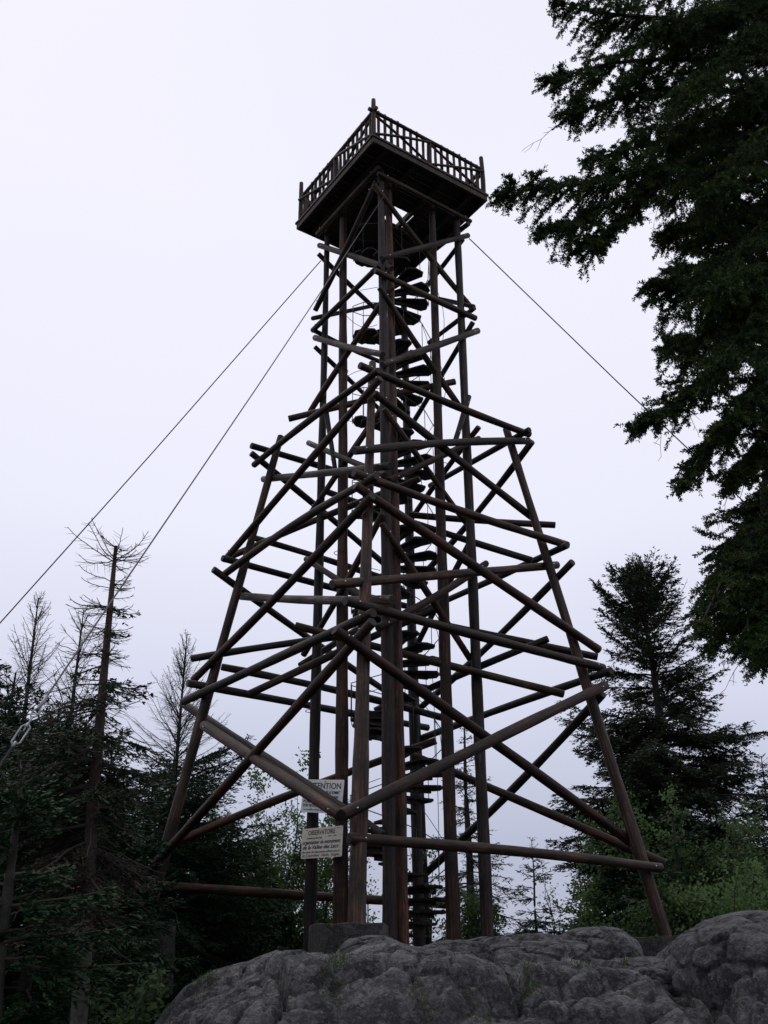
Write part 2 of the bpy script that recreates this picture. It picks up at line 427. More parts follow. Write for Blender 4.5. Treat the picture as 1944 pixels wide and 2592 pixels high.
# outer raking legs
def leg(pt, pb, n, ra, rb, mat, top_ext=.0):
    a, b = atY(*pt, corner(n, S_1, 0).y), atY(*pb, corner(n, S_0, 0).y)
    d = (b - a) / (b.z - a.z)
    log('raking_leg', b + d * (.35 if 0 else -.55), a - d * (-top_ext), rb, ra, mat, n=16)
    return a, b
LN = leg((943, 918), (903, 2345), 'N', .075, .145, W)
LR = leg((1281, 1085), (1683, 2365), 'R', .085, .13, W)
LL = leg((711, 1104), (366, 2345), 'L', .075, .13, W)
LB_t, LB_b = corner('B', S_1, 12.5), corner('B', S_0, .8)
log('raking_leg', LB_b, LB_t, .13, .08, WD, n=16)
LBk = (LB_t, LB_b)
# planes
def plane(P, Q, R, off):
    n = (Q - P).cross(R - P).normalized()
    if n.dot(CC + Vector((0, 0, 8)) - P) > 0: n = -n
    return P + n * off, n
up1 = Vector((0, 0, 1))
def face(k, off):
    if k == 'A': return plane(Nt, Rt, Nb, off)
    if k == 'B': return plane(Nt, Lt, Nb, off)
    if k == 'C': return plane(Rt, Bt, Rb, off)
    if k == 'D': return plane(Lt, Bt, Lb, off)
    if k == 'a': return plane(LN[0], LN[1], LR[0].lerp(LR[1], .5), off)
    if k == 'b': return plane(LN[0], LN[1], LL[0].lerp(LL[1], .5), off)
    if k == 'c': return plane(LR[0], LR[1], LBk[0].lerp(LBk[1], .5), off)
    if k == 'd': return plane(LL[0], LL[1], LBk[0].lerp(LBk[1], .5), off)
    if k == 'M': return Vector((CX, CY + off, 0)), Vector((0, 1, 0))
def pt(px, py, k, off):
    P, n = face(k, off); return onplane(px, py, P, n)
# x0,y0,x1,y1, plane0, off0, plane1, off1, radius0, radius1, material
B = [
 (960,423,803,594,'B',.15,'B',.15,.065,.065,WM), (957,439,1191,561,'A',.15,'A',.15,.065,.065,WM),
 (1186,566,1085,645,'C',.15,'C',.15,.065,.065,WD),
 (952,460,798,786,'B',.15,'B',.16,.068,.068,WM), (947,468,1194,780,'A',.15,'A',-.16,.068,.068,WM),
 (808,621,991,680,'B',.15,'B',-.1,.07,.07,WG), (966,654,1185,596,'A',.15,'A',.15,.07,.07,W),
 (806,643,1005,832,'D',.15,'D',.15,.065,.065,WD),
 (791,806,1025,755,'D',.15,'D',.15,.06,.06,WD), (1015,738,1199,776,'C',.15,'C',.15,.06,.06,WD),
 (961,671,791,837,'B',.17,'B',.17,.068,.068,WM), (950,685,1204,806,'A',.17,'A',.17,.072,.072,WM),
 (1085,868,1201,780,'C',.15,'C',.15,.06,.06,WD), (1072,735,1172,606,'C',.15,'C',.15,.06,.06,WD),
 (1020,1112,1197,816,'C',.16,'C',.16,.065,.065,WD),
 (994,726,785,1042,'B',-.22,'B',.15,.07,.07,W), (961,728,1165,1032,'A',.15,'A',-.16,.07,.07,W),
 (797,855,969,897,'B',.15,'B',.15,.075,.075,WG), (968,923,1210,837,'A',.16,'A',.16,.078,.078,WG),
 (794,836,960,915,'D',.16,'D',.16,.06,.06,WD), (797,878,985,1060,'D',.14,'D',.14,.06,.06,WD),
 # second level
 (911,925,1340,1100,'a',.22,'a',.22,.082,.082,W), (958,938,643,1177,'b',.22,'b',.22,.078,.078,W),
 (962,958,573,1413,'b',.20,'b',.20,.082,.082,W), (949,996,1346,1309,'a',.20,'a',-.18,.082,.082,W),
 (898,1141,1338,1116,'a',.22,'a',.2,.085,.085,W), (667,1213,988,1179,'b',-.2,'b',-.2,.082,.082,WG),
 (781,1121,973,1202,'B',.15,'B',.15,.07,.07,WG), (985,1217,1212,1110,'A',.15,'A',.15,.072,.072,WR),
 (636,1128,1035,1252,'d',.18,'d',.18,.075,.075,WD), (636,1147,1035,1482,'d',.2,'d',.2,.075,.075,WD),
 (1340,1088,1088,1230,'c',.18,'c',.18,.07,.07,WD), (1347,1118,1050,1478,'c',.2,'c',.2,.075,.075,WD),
 (1212,1081,1038,1318,'C',.15,'C',.15,.065,.065,WD),
 (1186,1004,1153,1114,'A',.18,'A',.22,.072,.06,WD), (823,1027,848,1186,'B',.2,'B',.2,.07,.055,WD),
 (731,1060,1152,966,'M',-.35,'M',-.35,.075,.075,W),
 (984,1008,785,1301,'B',-.2,'B',.15,.068,.068,W), (972,1035,1178,1322,'A',.16,'A',-.15,.068,.068,W),
 (566,1417,1062,1212,'b',.0,'M',-.7,.078,.078,W), (896,1197,1436,1380,'a',.24,'a',.24,.085,.085,W),
 (953,1205,569,1453,'b',.24,'b',.24,.085,.085,W), (900,1229,1516,1645,'a',.22,'a',.2,.09,.09,WR),
 (942,1256,490,1721,'b',.24,'b',.2,.088,.088,WR), (815,1240,1345,1418,'D',.3,'c',-.1,.078,.078,WD),
 (1034,1303,1405,1329,'M',.9,'a',-.22,.078,.078,W), (627,1357,978,1466,'b',-.2,'M',1.0,.075,.075,WD),
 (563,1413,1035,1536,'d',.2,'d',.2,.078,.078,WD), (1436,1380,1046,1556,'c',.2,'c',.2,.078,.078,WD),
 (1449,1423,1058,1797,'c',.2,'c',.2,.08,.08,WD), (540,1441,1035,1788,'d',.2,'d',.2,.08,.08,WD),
 # third level
 (841,1479,1410,1430,'a',.0,'a',-.22,.088,.088,W), (609,1509,993,1518,'b',-.22,'b',-.24,.09,.09,WG),
 (957,1590,1231,1426,'A',.2,'A',.2,.085,.078,WR), (775,1415,985,1552,'B',.15,'B',.15,.072,.072,WR),
 (966,1325,1190,1668,'A',.15,'A',-.15,.072,.072,WR), (969,1300,768,1658,'B',.15,'B',.15,.07,.07,WR),
 (1189,1374,1040,1662,'C',.15,'C',.15,.068,.068,WD),
 (875,1521,1527,1691,'a',.25,'a',.25,.09,.09,W), (944,1552,464,1776,'b',.25,'b',.25,.09,.09,W),
 (848,1595,1626,2153,'a',.26,'a',-.2,.092,.092,WR), (943,1574,374,2208,'b',.26,'b',.24,.095,.095,WR),
 (628,1758,1108,1539,'b',-.2,'M',-.6,.08,.08,W), (760,1684,905,1592,'D',.2,'D',.2,.07,.07,WD),
 (486,1667,850,1612,'b',.22,'D',-.1,.085,.085,WD), (748,1584,1426,1757,'M',-.9,'c',-.2,.085,.085,WM),
 (1100,1577,1512,1663,'M',.8,'a',-.22,.08,.08,WD), (1547,1698,1058,1872,'c',.2,'c',.2,.085,.085,WD),
 (1387,1617,1055,1757,'a',-.3,'M',.6,.075,.075,WD), (475,1729,1083,1842,'d',.2,'d',.2,.085,.085,WD),
 (562,1688,1126,1818,'b',-.4,'M',1.4,.085,.085,WD), (362,2168,1103,1875,'b',-.1,'M',1.3,.1,.085,WR),
 (1045,1912,1684,2187,'M',1.2,'a',-.24,.085,.1,WR), (884,2122,1672,2197,'a',.05,'a',.26,.09,.09,W),
 (867,2063,1532,1735,'a',.30,'a',.28,.1,.1,WR), (516,1836,862,2063,'b',.22,'b',.30,.1,.1,WR),
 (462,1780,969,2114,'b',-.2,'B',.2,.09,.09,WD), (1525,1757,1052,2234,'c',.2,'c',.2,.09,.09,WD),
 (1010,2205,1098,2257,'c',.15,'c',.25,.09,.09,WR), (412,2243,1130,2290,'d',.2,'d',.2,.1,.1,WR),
]
bolts = MB()
for (x0, y0, x1, y1, k0, o0, k1, o1, r0, r1, mt) in B:
    a, b = pt(x0, y0, k0, o0), pt(x1, y1, k1, o1)
    log('cross_brace', a, b, r0 * 1.0, r1 * 1.0, mt)
    # steel bolt heads and washers near the ends on the front faces
    if k0 in 'ABab' and k1 in 'ABab':
        P, n = face(k0, 0)
        for e, f_, rr in ((a, b, r0), (b, a, r1)):
            d = (f_ - e).normalized(); c = e + d * .24
            bolts.tube([c + n * (rr * .8 - BASE.length * 0) - BASE, c + n * (rr + .025) - BASE], .012, 6)
bolts.obj('bolt', M['bolt'], tower); bpy.data.objects['bolt']['kind'] = 'stuff'

# spiral stair: wedge treads around a central newel
newel = log('stair_newel', CC + Vector((.0, .1, Zb)), CC + Vector((0, .1, H)), .075, .06, WD, bow=.001)
TURN, RISE = 2.42, .202
def tread(z, an):
    mb = MB(); c, s = math.cos(an), math.sin(an); d1 = Vector((c, s, 0)); d2 = Vector((-s, c, 0))
    L = .96; V = []
    prof = [(.05, -.07), (L - .12, -.26), (L, -.10), (L + .02, .14), (L - .10, .24), (.05, .07)]
    for zz in (0, .045):
        for x, y in prof: V.append(d1 * x + d2 * y + Vector((0, 0, zz)))
    n = len(prof)
    Q = [tuple(range(n))[::-1], tuple(range(n, 2 * n))] + [(i, (i + 1) % n, (i + 1) % n + n, i + n) for i in range(n)]
    mb.add(V, Q)
    # cleat under the tread
    mb.box(d1 * .38 + Vector((0, 0, -.045)), d1, d2, up1, .34, .035, .043)
    o = mb.obj('stair_tread', WD, tower); o.location = CC + Vector((0, .1, z)) - BASE
z = 1.35; ang0 = math.radians(175)
hand = []
ztmp = atY(915, 1068, CY).z            # a tread that points left is seen here
i = 0
while z < H - .35:
    an = math.pi + .1 - (z - ztmp) / TURN * 2 * math.pi
    tread(z, an)
    hand.append(CC + Vector((1.0 * math.cos(an), .1 + 1.0 * math.sin(an), z + .85)) - BASE)
    z += RISE; i += 1
mb = MB(); mb.tube(hand, .011, 5)
for p in hand: mb.tube([p - Vector((0, 0, .84)), p], .008, 4)
mb.obj('handrail', M['black'], tower, smooth=True)
# bracket box and panel by the lower stair
mb = MB()
c = atY(935, 1835, CY + .1)
for k in range(4): mb.box(c + Vector((.0, 0, .22 - .15 * k)) - BASE, uu, vv, up1, .30, .03, .066)
mb.box(c + Vector((.02, .05, 0)) - BASE, uu, vv, up1, .03, .02, .32)
mb.obj('stair_side_panel', WD, tower, bevel=.006)
# loose lightning wires looping down the core
for k, (x0, y0, x1, y1, ox) in enumerate([(1085, 690, 1118, 880, 20), (1100, 890, 1085, 1095, 35), (1060, 800, 1100, 990, 10),
                                          (1092, 1560, 1106, 1700, 14), (1094, 1700, 1112, 2230, 4), (1030, 1740, 1118, 1900, 25), (1040, 2010, 1135, 2150, 4)]):
    pts = []
    for j in range(9):
        t = j / 8; pts.append(atY(x0 + (x1 - x0) * t + ox * math.sin(math.pi * t), y0 + (y1 - y0) * t, CY - .2 + .05 * k) - BASE)
    tube('lightning_wire', pts, .007, M['black'], tower, 5)
for k, (x0, y0, x1, y1, sag) in enumerate([(868, 790, 955, 822, 20), (912, 735, 956, 727, 0), (880, 952, 935, 938, -6), (880, 1065, 897, 1068, 0),
                                           (938, 1438, 962, 1444, 0), (925, 1755, 965, 1742, 0), (928, 1983, 963, 1970, 0)]):
    pts = [atY(x0 + (x1 - x0) * j / 6, y0 + (y1 - y0) * j / 6 + sag * math.sin(math.pi * j / 6), CY - .3) - BASE for j in range(7)]
    tube('lightning_wire', pts, .007, M['black'], tower, 5)
# iron hoops on the poles
for px, py, Pp in ((862, 1400, Pn), (862, 1965, Pn), (1008, 1488, nbr), (790, 1800, Lt), (1120, 1178, Pr), (866, 940, Pn)):
    c = atY(px, py, Pp.y) - BASE
    pts = [c + Vector((.145 * math.cos(t * .6283), .145 * math.sin(t * .6283), 0)) for t in range(11)]
    tube('iron_hoop', pts, .008, M['black'], tower, 5)

# ---- platform
PN, PL_, PR_ = atZ(945, 360, H), atZ(754, 580, H), atZ(1230, 509, H)
PB_ = PL_ + PR_ - PN
eu, ev = (PR_ - PN), (PL_ - PN); Lu, Lv = eu.length, ev.length; eu.normalize(); ev.normalize()
plat = empty('platform', PN.lerp(PB_, .5) - BASE); plat.parent = tower
PO = PN.lerp(PB_, .5)
# deck boards, with the stair well left open
hole = (CC + Vector((0, 0, H)))
hu, hv = (hole - PN).dot(eu) + .25, (hole - PN).dot(ev) + .05
mb = MB(); nb = 20; bw = Lv / nb
for k in range(nb):
    v0 = (k + .5) * bw
    segs = [(0.0, Lu)]
    if abs(v0 - hv) < .3: segs = [(0.0, hu - .3), (hu + .35, Lu)]
    for s0, s1 in segs:
        c = PN + eu * ((s0 + s1) / 2) + ev * v0 + Vector((0, 0, .17 + .004 * (k % 3))) - PO
        mb.box(c, eu, ev, up1, (s1 - s0) / 2, bw / 2 - .006, .02)
mb.obj('deck', WD, plat)
mb = MB()
for f_ in (.12, .37, .63, .88):
    c = PN + eu * (Lu * f_) + ev * (Lv / 2) + Vector((0, 0, .075)) - PO
    if abs(Lu * f_ - hu) < .62: pass
    mb.box(c, ev, eu, up1, Lv / 2 - .06, .05, .07)
mb.obj('joist', WD, plat, bevel=.004)
fasc = MB()
for c, ax, hx in ((PN + eu * Lu / 2, eu, Lu / 2 + .03), (PL_ + eu * Lu / 2, eu, Lu / 2 + .03), (PN + ev * Lv / 2, ev, Lv / 2 - .035), (PR_ + ev * Lv / 2, ev, Lv / 2 - .035)):
    nrm = ax.cross(up1)
    o_ = MB(); o_.box(c + Vector((0, 0, .07)) - PO, ax, nrm, up1, hx, .03, .075); o_.obj('edge_beam', WM, plat, bevel=.006)
    o_ = MB(); o_.box(c + Vector((0, 0, .19)) - PO, ax, nrm, up1, hx + .035, .055, .032); o_.obj('edge_board', WM, plat, bevel=.006)
ZR = None
# heights from the photograph at the near corner
topN = atY(944, 248, PN.y).z; railZ = atY(945, 277, PN.y).z
for P, q in ((PN, topN), (PL_, atY(767, 464, PL_.y).z), (PR_, atY(1216, 398, PR_.y).z), (PB_, topN - .1)):
    ins = (PO - P); ins.z = 0; ins = ins.normalized() * .06
    log('corner_post', P + ins + Vector((0, 0, -.02)), Vector((P.x + ins.x, P.y + ins.y, q)), .062, .055, W, parent=plat, org=PO)
zr = railZ; zd = H + .22
for (P, Q) in ((PN, PR_), (PN, PL_), (PL_, PB_), (PR_, PB_)):
    rail = empty('railing', P.lerp(Q, .5) - PO); rail.parent = plat; RO = P.lerp(Q, .5)
    d = (Q - P).normalized(); L = (Q - P).length; nrm = d.cross(up1)
    if nrm.dot(PO - P) > 0: nrm = -nrm          # points outwards
    a = P + d * (-.10 if P is PN else .02); b = Q - d * .02
    A_, B_ = Vector((a.x, a.y, zr)), Vector((b.x, b.y, zr))
    log('top_rail', A_ - nrm * .04, B_ - nrm * .04, .05, .045, WM, parent=rail, org=RO)
    mid = P.lerp(Q, .5)
    log('mid_post', Vector((mid.x, mid.y, H + .0)) - nrm * .06, Vector((mid.x, mid.y, zr - .04)) - nrm * .06, .07, .065, W, parent=rail, org=RO)
    bal = 18
    for k in range(1, bal):
        if k == 9: continue
        c = P + d * (L * k / bal) - nrm * .06
        log('baluster', Vector((c.x, c.y, H + .2)), Vector((c.x, c.y, zr + .085 + random.uniform(-.02, .025))), random.uniform(.034, .044), random.uniform(.034, .042), WR if k % 3 else W, parent=rail, org=RO, n=8)
    for t0, t1, flip in ((.01, .49, 0), (.51, .99, 1)):
        for z0, z1, o_ in ((zd + .06, zr - .09, .045), (zr - .09, zd + .06, .10)):
            a, b = P + d * (L * t0), P + d * (L * t1)
            log('diagonal_brace', Vector((a.x, a.y, z0)) - nrm * (o_ - .06), Vector((b.x, b.y, z1)) - nrm * (o_ - .06), .034, .034, WM if o_ < .1 else W, parent=rail, org=RO, n=8)
# ------------------------------------------------------------------ guy wires
def guy(name, pts, r, label, org):
    g = empty(name, org); tag(g, label, 'cable', 'guy wires')
    tube('wire', pts, r, M['cable'], g, 6, origin=org); return g
p0 = pt(812, 660, 'B', .1); p1 = atY(0, 1577, 19.0); d = (p1 - p0); p2 = p0 + d * 1.9
guy('guy_wire', [p0, p0 + d * .6 + Vector((0, 0, -.05)), p1, p2], .014, 'upper steel guy wire running from the left tower pole to the far left edge', p0)
p0 = atY(1188, 604, Rt.y); p1 = atY(1869, 1257, 20.5); d = (p1 - p0); p2 = p0 + d * 2.3
guy('guy_wire', [p0, p0 + d * .6 + Vector((0, 0, -.04)), p1, p2], .014, 'steel guy wire running right from the tower behind the near fir branches', p0)
p0 = pt(975, 491, 'A', .12); p1 = atY(97, 1794, 7.8)
g = guy('guy_wire', [p0, p0.lerp(p1, .33) + Vector((0, 0, -.05)), p0.lerp(p1, .66) + Vector((0, 0, -.05)), p1], [.010, .009, .008, .0075], 'lower steel guy wire ending in a turnbuckle over the left spruces', p0)
# turnbuckle with shackles at its lower end
d = (p1 - p0).normalized(); sd_ = d.cross(Vector((0, 1, 0))).normalized(); q0 = p1; K = .62
mb = MB()
mb.tube([q0 - d * .25 * K - p0, q0 + d * .02 * K - p0], .022 * K, 8)
for s in (-1, 1): mb.tube([q0 + sd_ * .022 * K * s - p0, q0 + d * .07 * K + sd_ * .045 * K * s - p0, q0 + d * .15 * K + sd_ * .03 * K * s - p0, q0 + d * .17 * K - p0], .009 * K, 6)
mb.tube([q0 + d * .15 * K - p0, q0 + d * .36 * K - p0], .012 * K, 8)
mb.obj('cable_clamp', M['steel'], g, smooth=True)
t0 = q0 + d * .30 * K
mb = MB()
for s in (-1, 1): mb.tube([t0 + sd_ * .012 * K * s - p0, t0 + d * .05 * K + sd_ * .05 * K * s - p0, t0 + d * .33 * K + sd_ * .05 * K * s - p0, t0 + d * .38 * K + sd_ * .012 * K * s - p0], .012 * K, 8)
mb.tube([t0 - d * .01 * K - p0, t0 + d * .06 * K - p0], .022 * K, 8); mb.tube([t0 + d * .33 * K - p0, t0 + d * .42 * K - p0], .022 * K, 8)
mb.tube([t0 + d * .04 * K - p0, t0 + d * .13 * K - p0], .011 * K, 8)
mb.obj('turnbuckle', M['steel'], g, smooth=True)
e0 = t0 + d * .40 * K; e1 = e0 + d * ((-1.9 - e0.z) / d.z)
tube('anchor_rod', [e0 - p0, e1 - p0], .012, M['cable'], g, 6)

# ------------------------------------------------------------------ signs
def sign(name, px4, label, mat, lines, th=.006, offp=.24):
    P, n = face('B', offp)
    c = [onplane(x, y, P, n) for x, y in px4]          # tl, tr, br, bl
    o = sum(c, Vector()) / 4
    ex = ((c[1] - c[0]) + (c[2] - c[3])).normalized(); ey = n.cross(ex); ey = ey if ey.z > 0 else -ey
    ez = ex.cross(ey); 
    Wd = ((c[1] - c[0]).length + (c[2] - c[3]).length) / 2; Ht = ((c[0] - c[3]).length + (c[1] - c[2]).length) / 2
    m_ = Matrix.Identity(4)
    for i, a in enumerate((ex, ey, ez)):
        m_[0][i], m_[1][i], m_[2][i] = a
    root = bpy.data.objects.new(name, None); COL.objects.link(root)
    root.matrix_world = Matrix.Translation(o) @ m_; tag(root, label, 'sign')
    bm = bmesh.new(); r = .03; V = []
    for sx_, sy_, a0 in ((1, 1, 0), (-1, 1, 90), (-1, -1, 180), (1, -1, 270)):
        for k in range(5):
            an = math.radians(a0 + k * 22.5); V.append(bm.verts.new((sx_ * (Wd / 2 - r) + r * math.cos(an), sy_ * (Ht / 2 - r) + r * math.sin(an), 0)))
    f_ = bm.faces.new(V); e = bmesh.ops.extrude_face_region(bm, geom=[f_])
    for v in [g_ for g_ in e['geom'] if isinstance(g_, bmesh.types.BMVert)]: v.co.z -= th
    bmesh.ops.recalc_face_normals(bm, faces=bm.faces)
    me = bpy.data.meshes.new('panel'); bm.to_mesh(me); bm.free(); link('panel', me, mat, root)
    for (txt, x, y, size, wfit, ink, shear) in lines:
        cu = bpy.data.curves.new('lettering', 'FONT'); cu.body = txt; cu.size = size; cu.shear = shear; cu.extrude = .0008
        cu.offset = .0016 if ink is not M['ink_faded'] and size > .05 else .0005
        to = bpy.data.objects.new('lettering', cu); COL.objects.link(to)
        bpy.context.view_layer.update()
        dg = bpy.context.evaluated_depsgraph_get()
        me = bpy.data.meshes.new_from_object(to.evaluated_get(dg)); bpy.data.objects.remove(to)
        xs = [v.co.x for v in me.vertices]; w_ = max(xs) - min(xs); s = wfit * Wd / w_
        for v in me.vertices:
            v.co.x = (v.co.x - min(xs)) * s + (-.5 + x) * Wd; v.co.y += (.5 - y) * Ht; v.co.z += .0025
        link('lettering', me, ink, root)
    return root, Wd, Ht
KB, KK, KF = M['ink_blue'], M['ink_black'], M['ink_faded']
s1, w1, h1 = sign('warning_sign', ((769.5, 1972), (870, 1975), (865, 2060), (761, 2056)), 'rusty white enamel warning sign reading ATTENTION, upper of the two on the poles', M['sign_white'],
     [('ATTENTION', .06, .27, .16, .88, KB, 0), ('7 PERSONNES AU SOMMET', .36, .42, .075, .56, KB, 0), ('DANGER', .68, .56, .075, .22, KB, 0),
      ('PUBLIC', .05, .70, .075, .24, KB, 0), ('ENTS', .80, .70, .07, .12, KB, 0), ("D'UN GROUPE A", .05, .82, .075, .40, KB, 0), ('La commune decline toute', .08, .93, .04, .5, KF, 0)])
s2, w2, h2 = sign('observatory_sign', ((763, 2098), (866, 2091), (867, 2166), (764, 2175)), 'cream handwritten sign reading OBSERVATOIRE, lower of the two on the poles', M['sign_cream'],
     [('OBSERVATOIRE', .16, .23, .125, .66, KK, 0), ('CHARLES BOYER', .13, .37, .05, .38, KK, 0), ('1967 - 1968', .66, .33, .04, .2, KF, 0),
      ('organisation du monument', .03, .53, .10, .93, KB, .4), ('de la Vallee des Lacs', .04, .70, .105, .88, KB, .4),
      ('des bois de charpente offerts par la', .03, .83, .06, .92, KF, .4), ('de Gerardmer  Haute  Vosges', .03, .95, .07, .92, KF, .4)])
for root, Wd, Ht, pos in ((s1, w1, h1, ((.05, .44), (.31, -.02), (-.24, -.39), (-.06, -.41), (.06, -.38))), (s2, w2, h2, ((-.38, .44), (.38, .44)))):
    for x, y in pos:
        mb = MB(); mb.tube([(x * Wd, y * Ht, 0), (x * Wd, y * Ht, .008)], .012, 8); mb.obj('nail', M['ink_black'], root)
#@@GROUND
# ------------------------------------------------------------------ ground and rocks
def crest_z(x):
    """height of the rock crest at Y=12 for a given world x, read along the skyline of the rocks"""
    pts = [(-9, -1.5), (-4.5, -1.2)]
    for px, py in ((300, 2680), (395, 2580), (470, 2482), (540, 2440), (620, 2415), (700, 2385), (760, 2384), (873, 2398), (930, 2372), (972, 2362), (1055, 2385),
                   (1125, 2360), (1290, 2352), (1400, 2352), (1480, 2368), (1558, 2362), (1590, 2405), (1664, 2412), (1757, 2385), (1944, 2350)):
        v = atY(px, py, 12.0); pts.append((v.x, v.z - .11))
    pts += [(7.5, .75), (12, .3), (30, -3)]
    return np.interp(x, [p[0] for p in pts], [p[1] for p in pts])
def sstep(a, b, x):
    t = np.clip((x - a) / (b - a), 0, 1); return t * t * (3 - 2 * t)
def ground_z(x, y):
    x = np.asarray(x, float); y = np.asarray(y, float)
    c = crest_z(x)
    front = -1.75 + (c + 1.75) * sstep(4.0, 12.0, y) ** 1.25
    plate = np.interp(x, [-14, -6, -3.5, -1.5, 7, 12, 20], [-2.6, -.9, -.1, .85, .9, .4, -2.0])
    back = c + (plate - c) * sstep(12.3, 14.5, y)
    z = np.where(y < 12.0, front, back)
    yc = np.maximum(y, 12.0)
    z = np.where(y > 12.5, np.minimum(z, (crest_z(x * 12 / yc) - .14) * yc / 12), z)
    z = z - 16 * sstep(27, 62, y) - .0 * x
    r = np.hypot(x, y - 12)
    z = z - 12 * sstep(28, 90, np.abs(x))
    return z
xs = np.concatenate([-np.geomspace(16, 900, 40)[::-1], np.linspace(-15.6, 15.6, 105), np.geomspace(16, 900, 40)])
ys = np.concatenate([-np.geomspace(16, 900, 30)[::-1], np.linspace(-15, 45, 160), np.geomspace(46, 900, 40)])
X, Y = np.meshgrid(xs, ys); P = np.stack([X.ravel(), Y.ravel()], 1)
Z = ground_z(P[:, 0], P[:, 1]) - .12 + .12 * fbm(np.c_[P * .7, np.zeros(len(P))], 4, 3)
# keep the soil below the bare rock
inr = (P[:, 0] > -5.2) & (P[:, 0] < 9.5) & (P[:, 1] > 4) & (P[:, 1] < 14.2)
Z = np.where(inr, Z - .5, Z)
nx, ny = len(xs), len(ys)
ii = (np.arange(ny - 1)[:, None] * nx + np.arange(nx - 1)[None]).ravel()
me = mesh_np('ground', np.c_[P, Z], np.stack([ii, ii + 1, ii + nx + 1, ii + nx], 1), True)
g_ = link('ground', me, M['soil']); tag(g_, kind='structure')

def rock_patch():
    xs = np.linspace(-5.6, 10.0, 520); ys = np.concatenate([np.linspace(3.6, 7, 60), np.linspace(7.02, 13.0, 330), np.linspace(13.05, 15.0, 40)])
    X, Y = np.meshgrid(xs, ys); x, y = X.ravel(), Y.ravel()
    wx = x + .35 * fbm(np.c_[x * .8, y * .8, 0 * x], 3, 21); wy = y + .35 * fbm(np.c_[x * .8, y * .8, 0 * x + 5], 3, 22)
    z = ground_z(x, y)
    r = random.Random(4); top = np.full(len(x), -9.)
    lumps = []
    # whalebacks running up to the right, big to small
    for k in range(150):
        big = k < 34
        cx, cy = r.uniform(-5.4, 9.8), r.uniform(5.0, 12.6)
        a = r.uniform(.8, 1.7) if big else r.uniform(.25, .8); b = a * r.uniform(.22, .5); h = (.26 if big else .26) * a * r.uniform(.6, 1.2)
        lumps.append((cx, cy, a, b, h, r.uniform(-.3, .75)))
    for cx, cy, a, b, h, an in lumps:
        c, s = math.cos(an), math.sin(an)
        u = ((wx - cx) * c + (wy - cy) * s) / a; v = (-(wx - cx) * s + (wy - cy) * c) / b
        q = np.clip(1 - u * u - v * v, 0, 1)
        top = np.maximum(top, h * q ** .5 - .15)
    top = np.maximum(top, -.22)
    z = z + top * np.where(y < 11.4, 1.0, .40) + .04
    d1, e, idv = voro(np.c_[wx * .85, wy * 1.1, x * 0 + 2.5], 5)
    z += (idv - .5) * .22 * np.where(y < 11.3, 1, .35) - .30 * np.exp(-(e / .055) ** 2) * (idv > .2)
    d1, e, idv = voro(np.c_[wx * 2.6, wy * 3.2, x * 0 + 7.5], 9)
    z += (idv - .5) * .07 - .06 * np.exp(-(e / .05) ** 2) * (idv > .45)
    z += .075 * fbm(np.c_[x * 1.7, y * 2.1, z * 1.5], 6, 30, .52) + .022 * (1 - np.abs(fbm(np.c_[x * 9, y * 9, z * 9], 4, 40, .6)) * 2)
    # the ledge is worn nearly level along its crest
    lim = (crest_z(x * 12.0 / y) + .04) * y / 12.0 + .07 * fbm(np.c_[x * 1.3, y * .6, 0 * x], 4, 50, .6)
    z = np.where(z > lim, lim + .22 * (z - lim), z)
    # edges sink under the soil
    ed = np.minimum.reduce([sstep(-5.6, -4.6, x), sstep(10, 9, x), sstep(3.6, 4.4, y), sstep(15, 14.2, y)])
    z -= (1 - ed) * 1.0
    nx = len(xs); ny = len(ys)
    ii = (np.arange(ny - 1)[:, None] * nx + np.arange(nx - 1)[None]).ravel()
    me = mesh_np('rock_outcrop', np.c_[x, y, z], np.stack([ii, ii + 1, ii + nx + 1, ii + nx], 1), True)
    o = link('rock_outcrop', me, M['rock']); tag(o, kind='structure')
    return xs, ys, z.reshape(len(ys), len(xs))
RXS, RYS, RZ = rock_patch()
def boulder(c, rad, rz, label, seed, mat=None):
    bm = bmesh.new(); bmesh.ops.create_icosphere(bm, subdivisions=6, radius=1)
    V = np.array([v.co[:] for v in bm.verts]); F = np.array([[v.index for v in f.verts] for f in bm.faces]); bm.free()
    d1, e, idv = voro(V * 1.5 + seed, seed)
    k = 1 + .16 * fbm(V * 1.2 + seed, 3, seed) + (idv - .5) * .05 - .06 * np.exp(-(e / .04) ** 2) * (idv > .3)
    k += .045 * fbm(V * 4 + seed, 4, seed + 3) + .014 * fbm(V * 14, 3, seed + 6)
    V = V * k[:, None]
    V = np.sign(V) * np.abs(V) ** .85 * np.array(rad)
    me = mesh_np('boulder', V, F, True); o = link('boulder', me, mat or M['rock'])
    o.location = c; o.rotation_euler = (0, 0, rz); tag(o, label, 'boulder', 'boulders on the rock crest')
    return o
v = atY(1930, 2400, 10.6); boulder(v + Vector((.15, .3, -.26)), (1.05, .8, .60), .25, 'largest smooth grey boulder at the right edge of the rock crest', 3)
v = atY(1520, 2390, 11.6); boulder(v + Vector((0, .2, -.12)), (.42, .5, .30), .1, 'rounded grey boulder below the foot of the right raking leg', 7)
v = atY(1400, 2410, 11.5); boulder(v + Vector((0, .1, -.15)), (.75, .45, .28), .2, 'long low grey boulder on the crest right of the tower poles', 12)
v = atY(940, 2400, 11.8); boulder(v + Vector((0, .1, -.10)), (.34, .4, .22), .5, 'small pale-patched boulder just right of the concrete footing', 17)
v = atY(1650, 2425, 11.0); boulder(v + Vector((0, .2, -.2)), (.45, .45, .2), -.2, 'flat grey boulder tucked left of the largest boulder', 23)
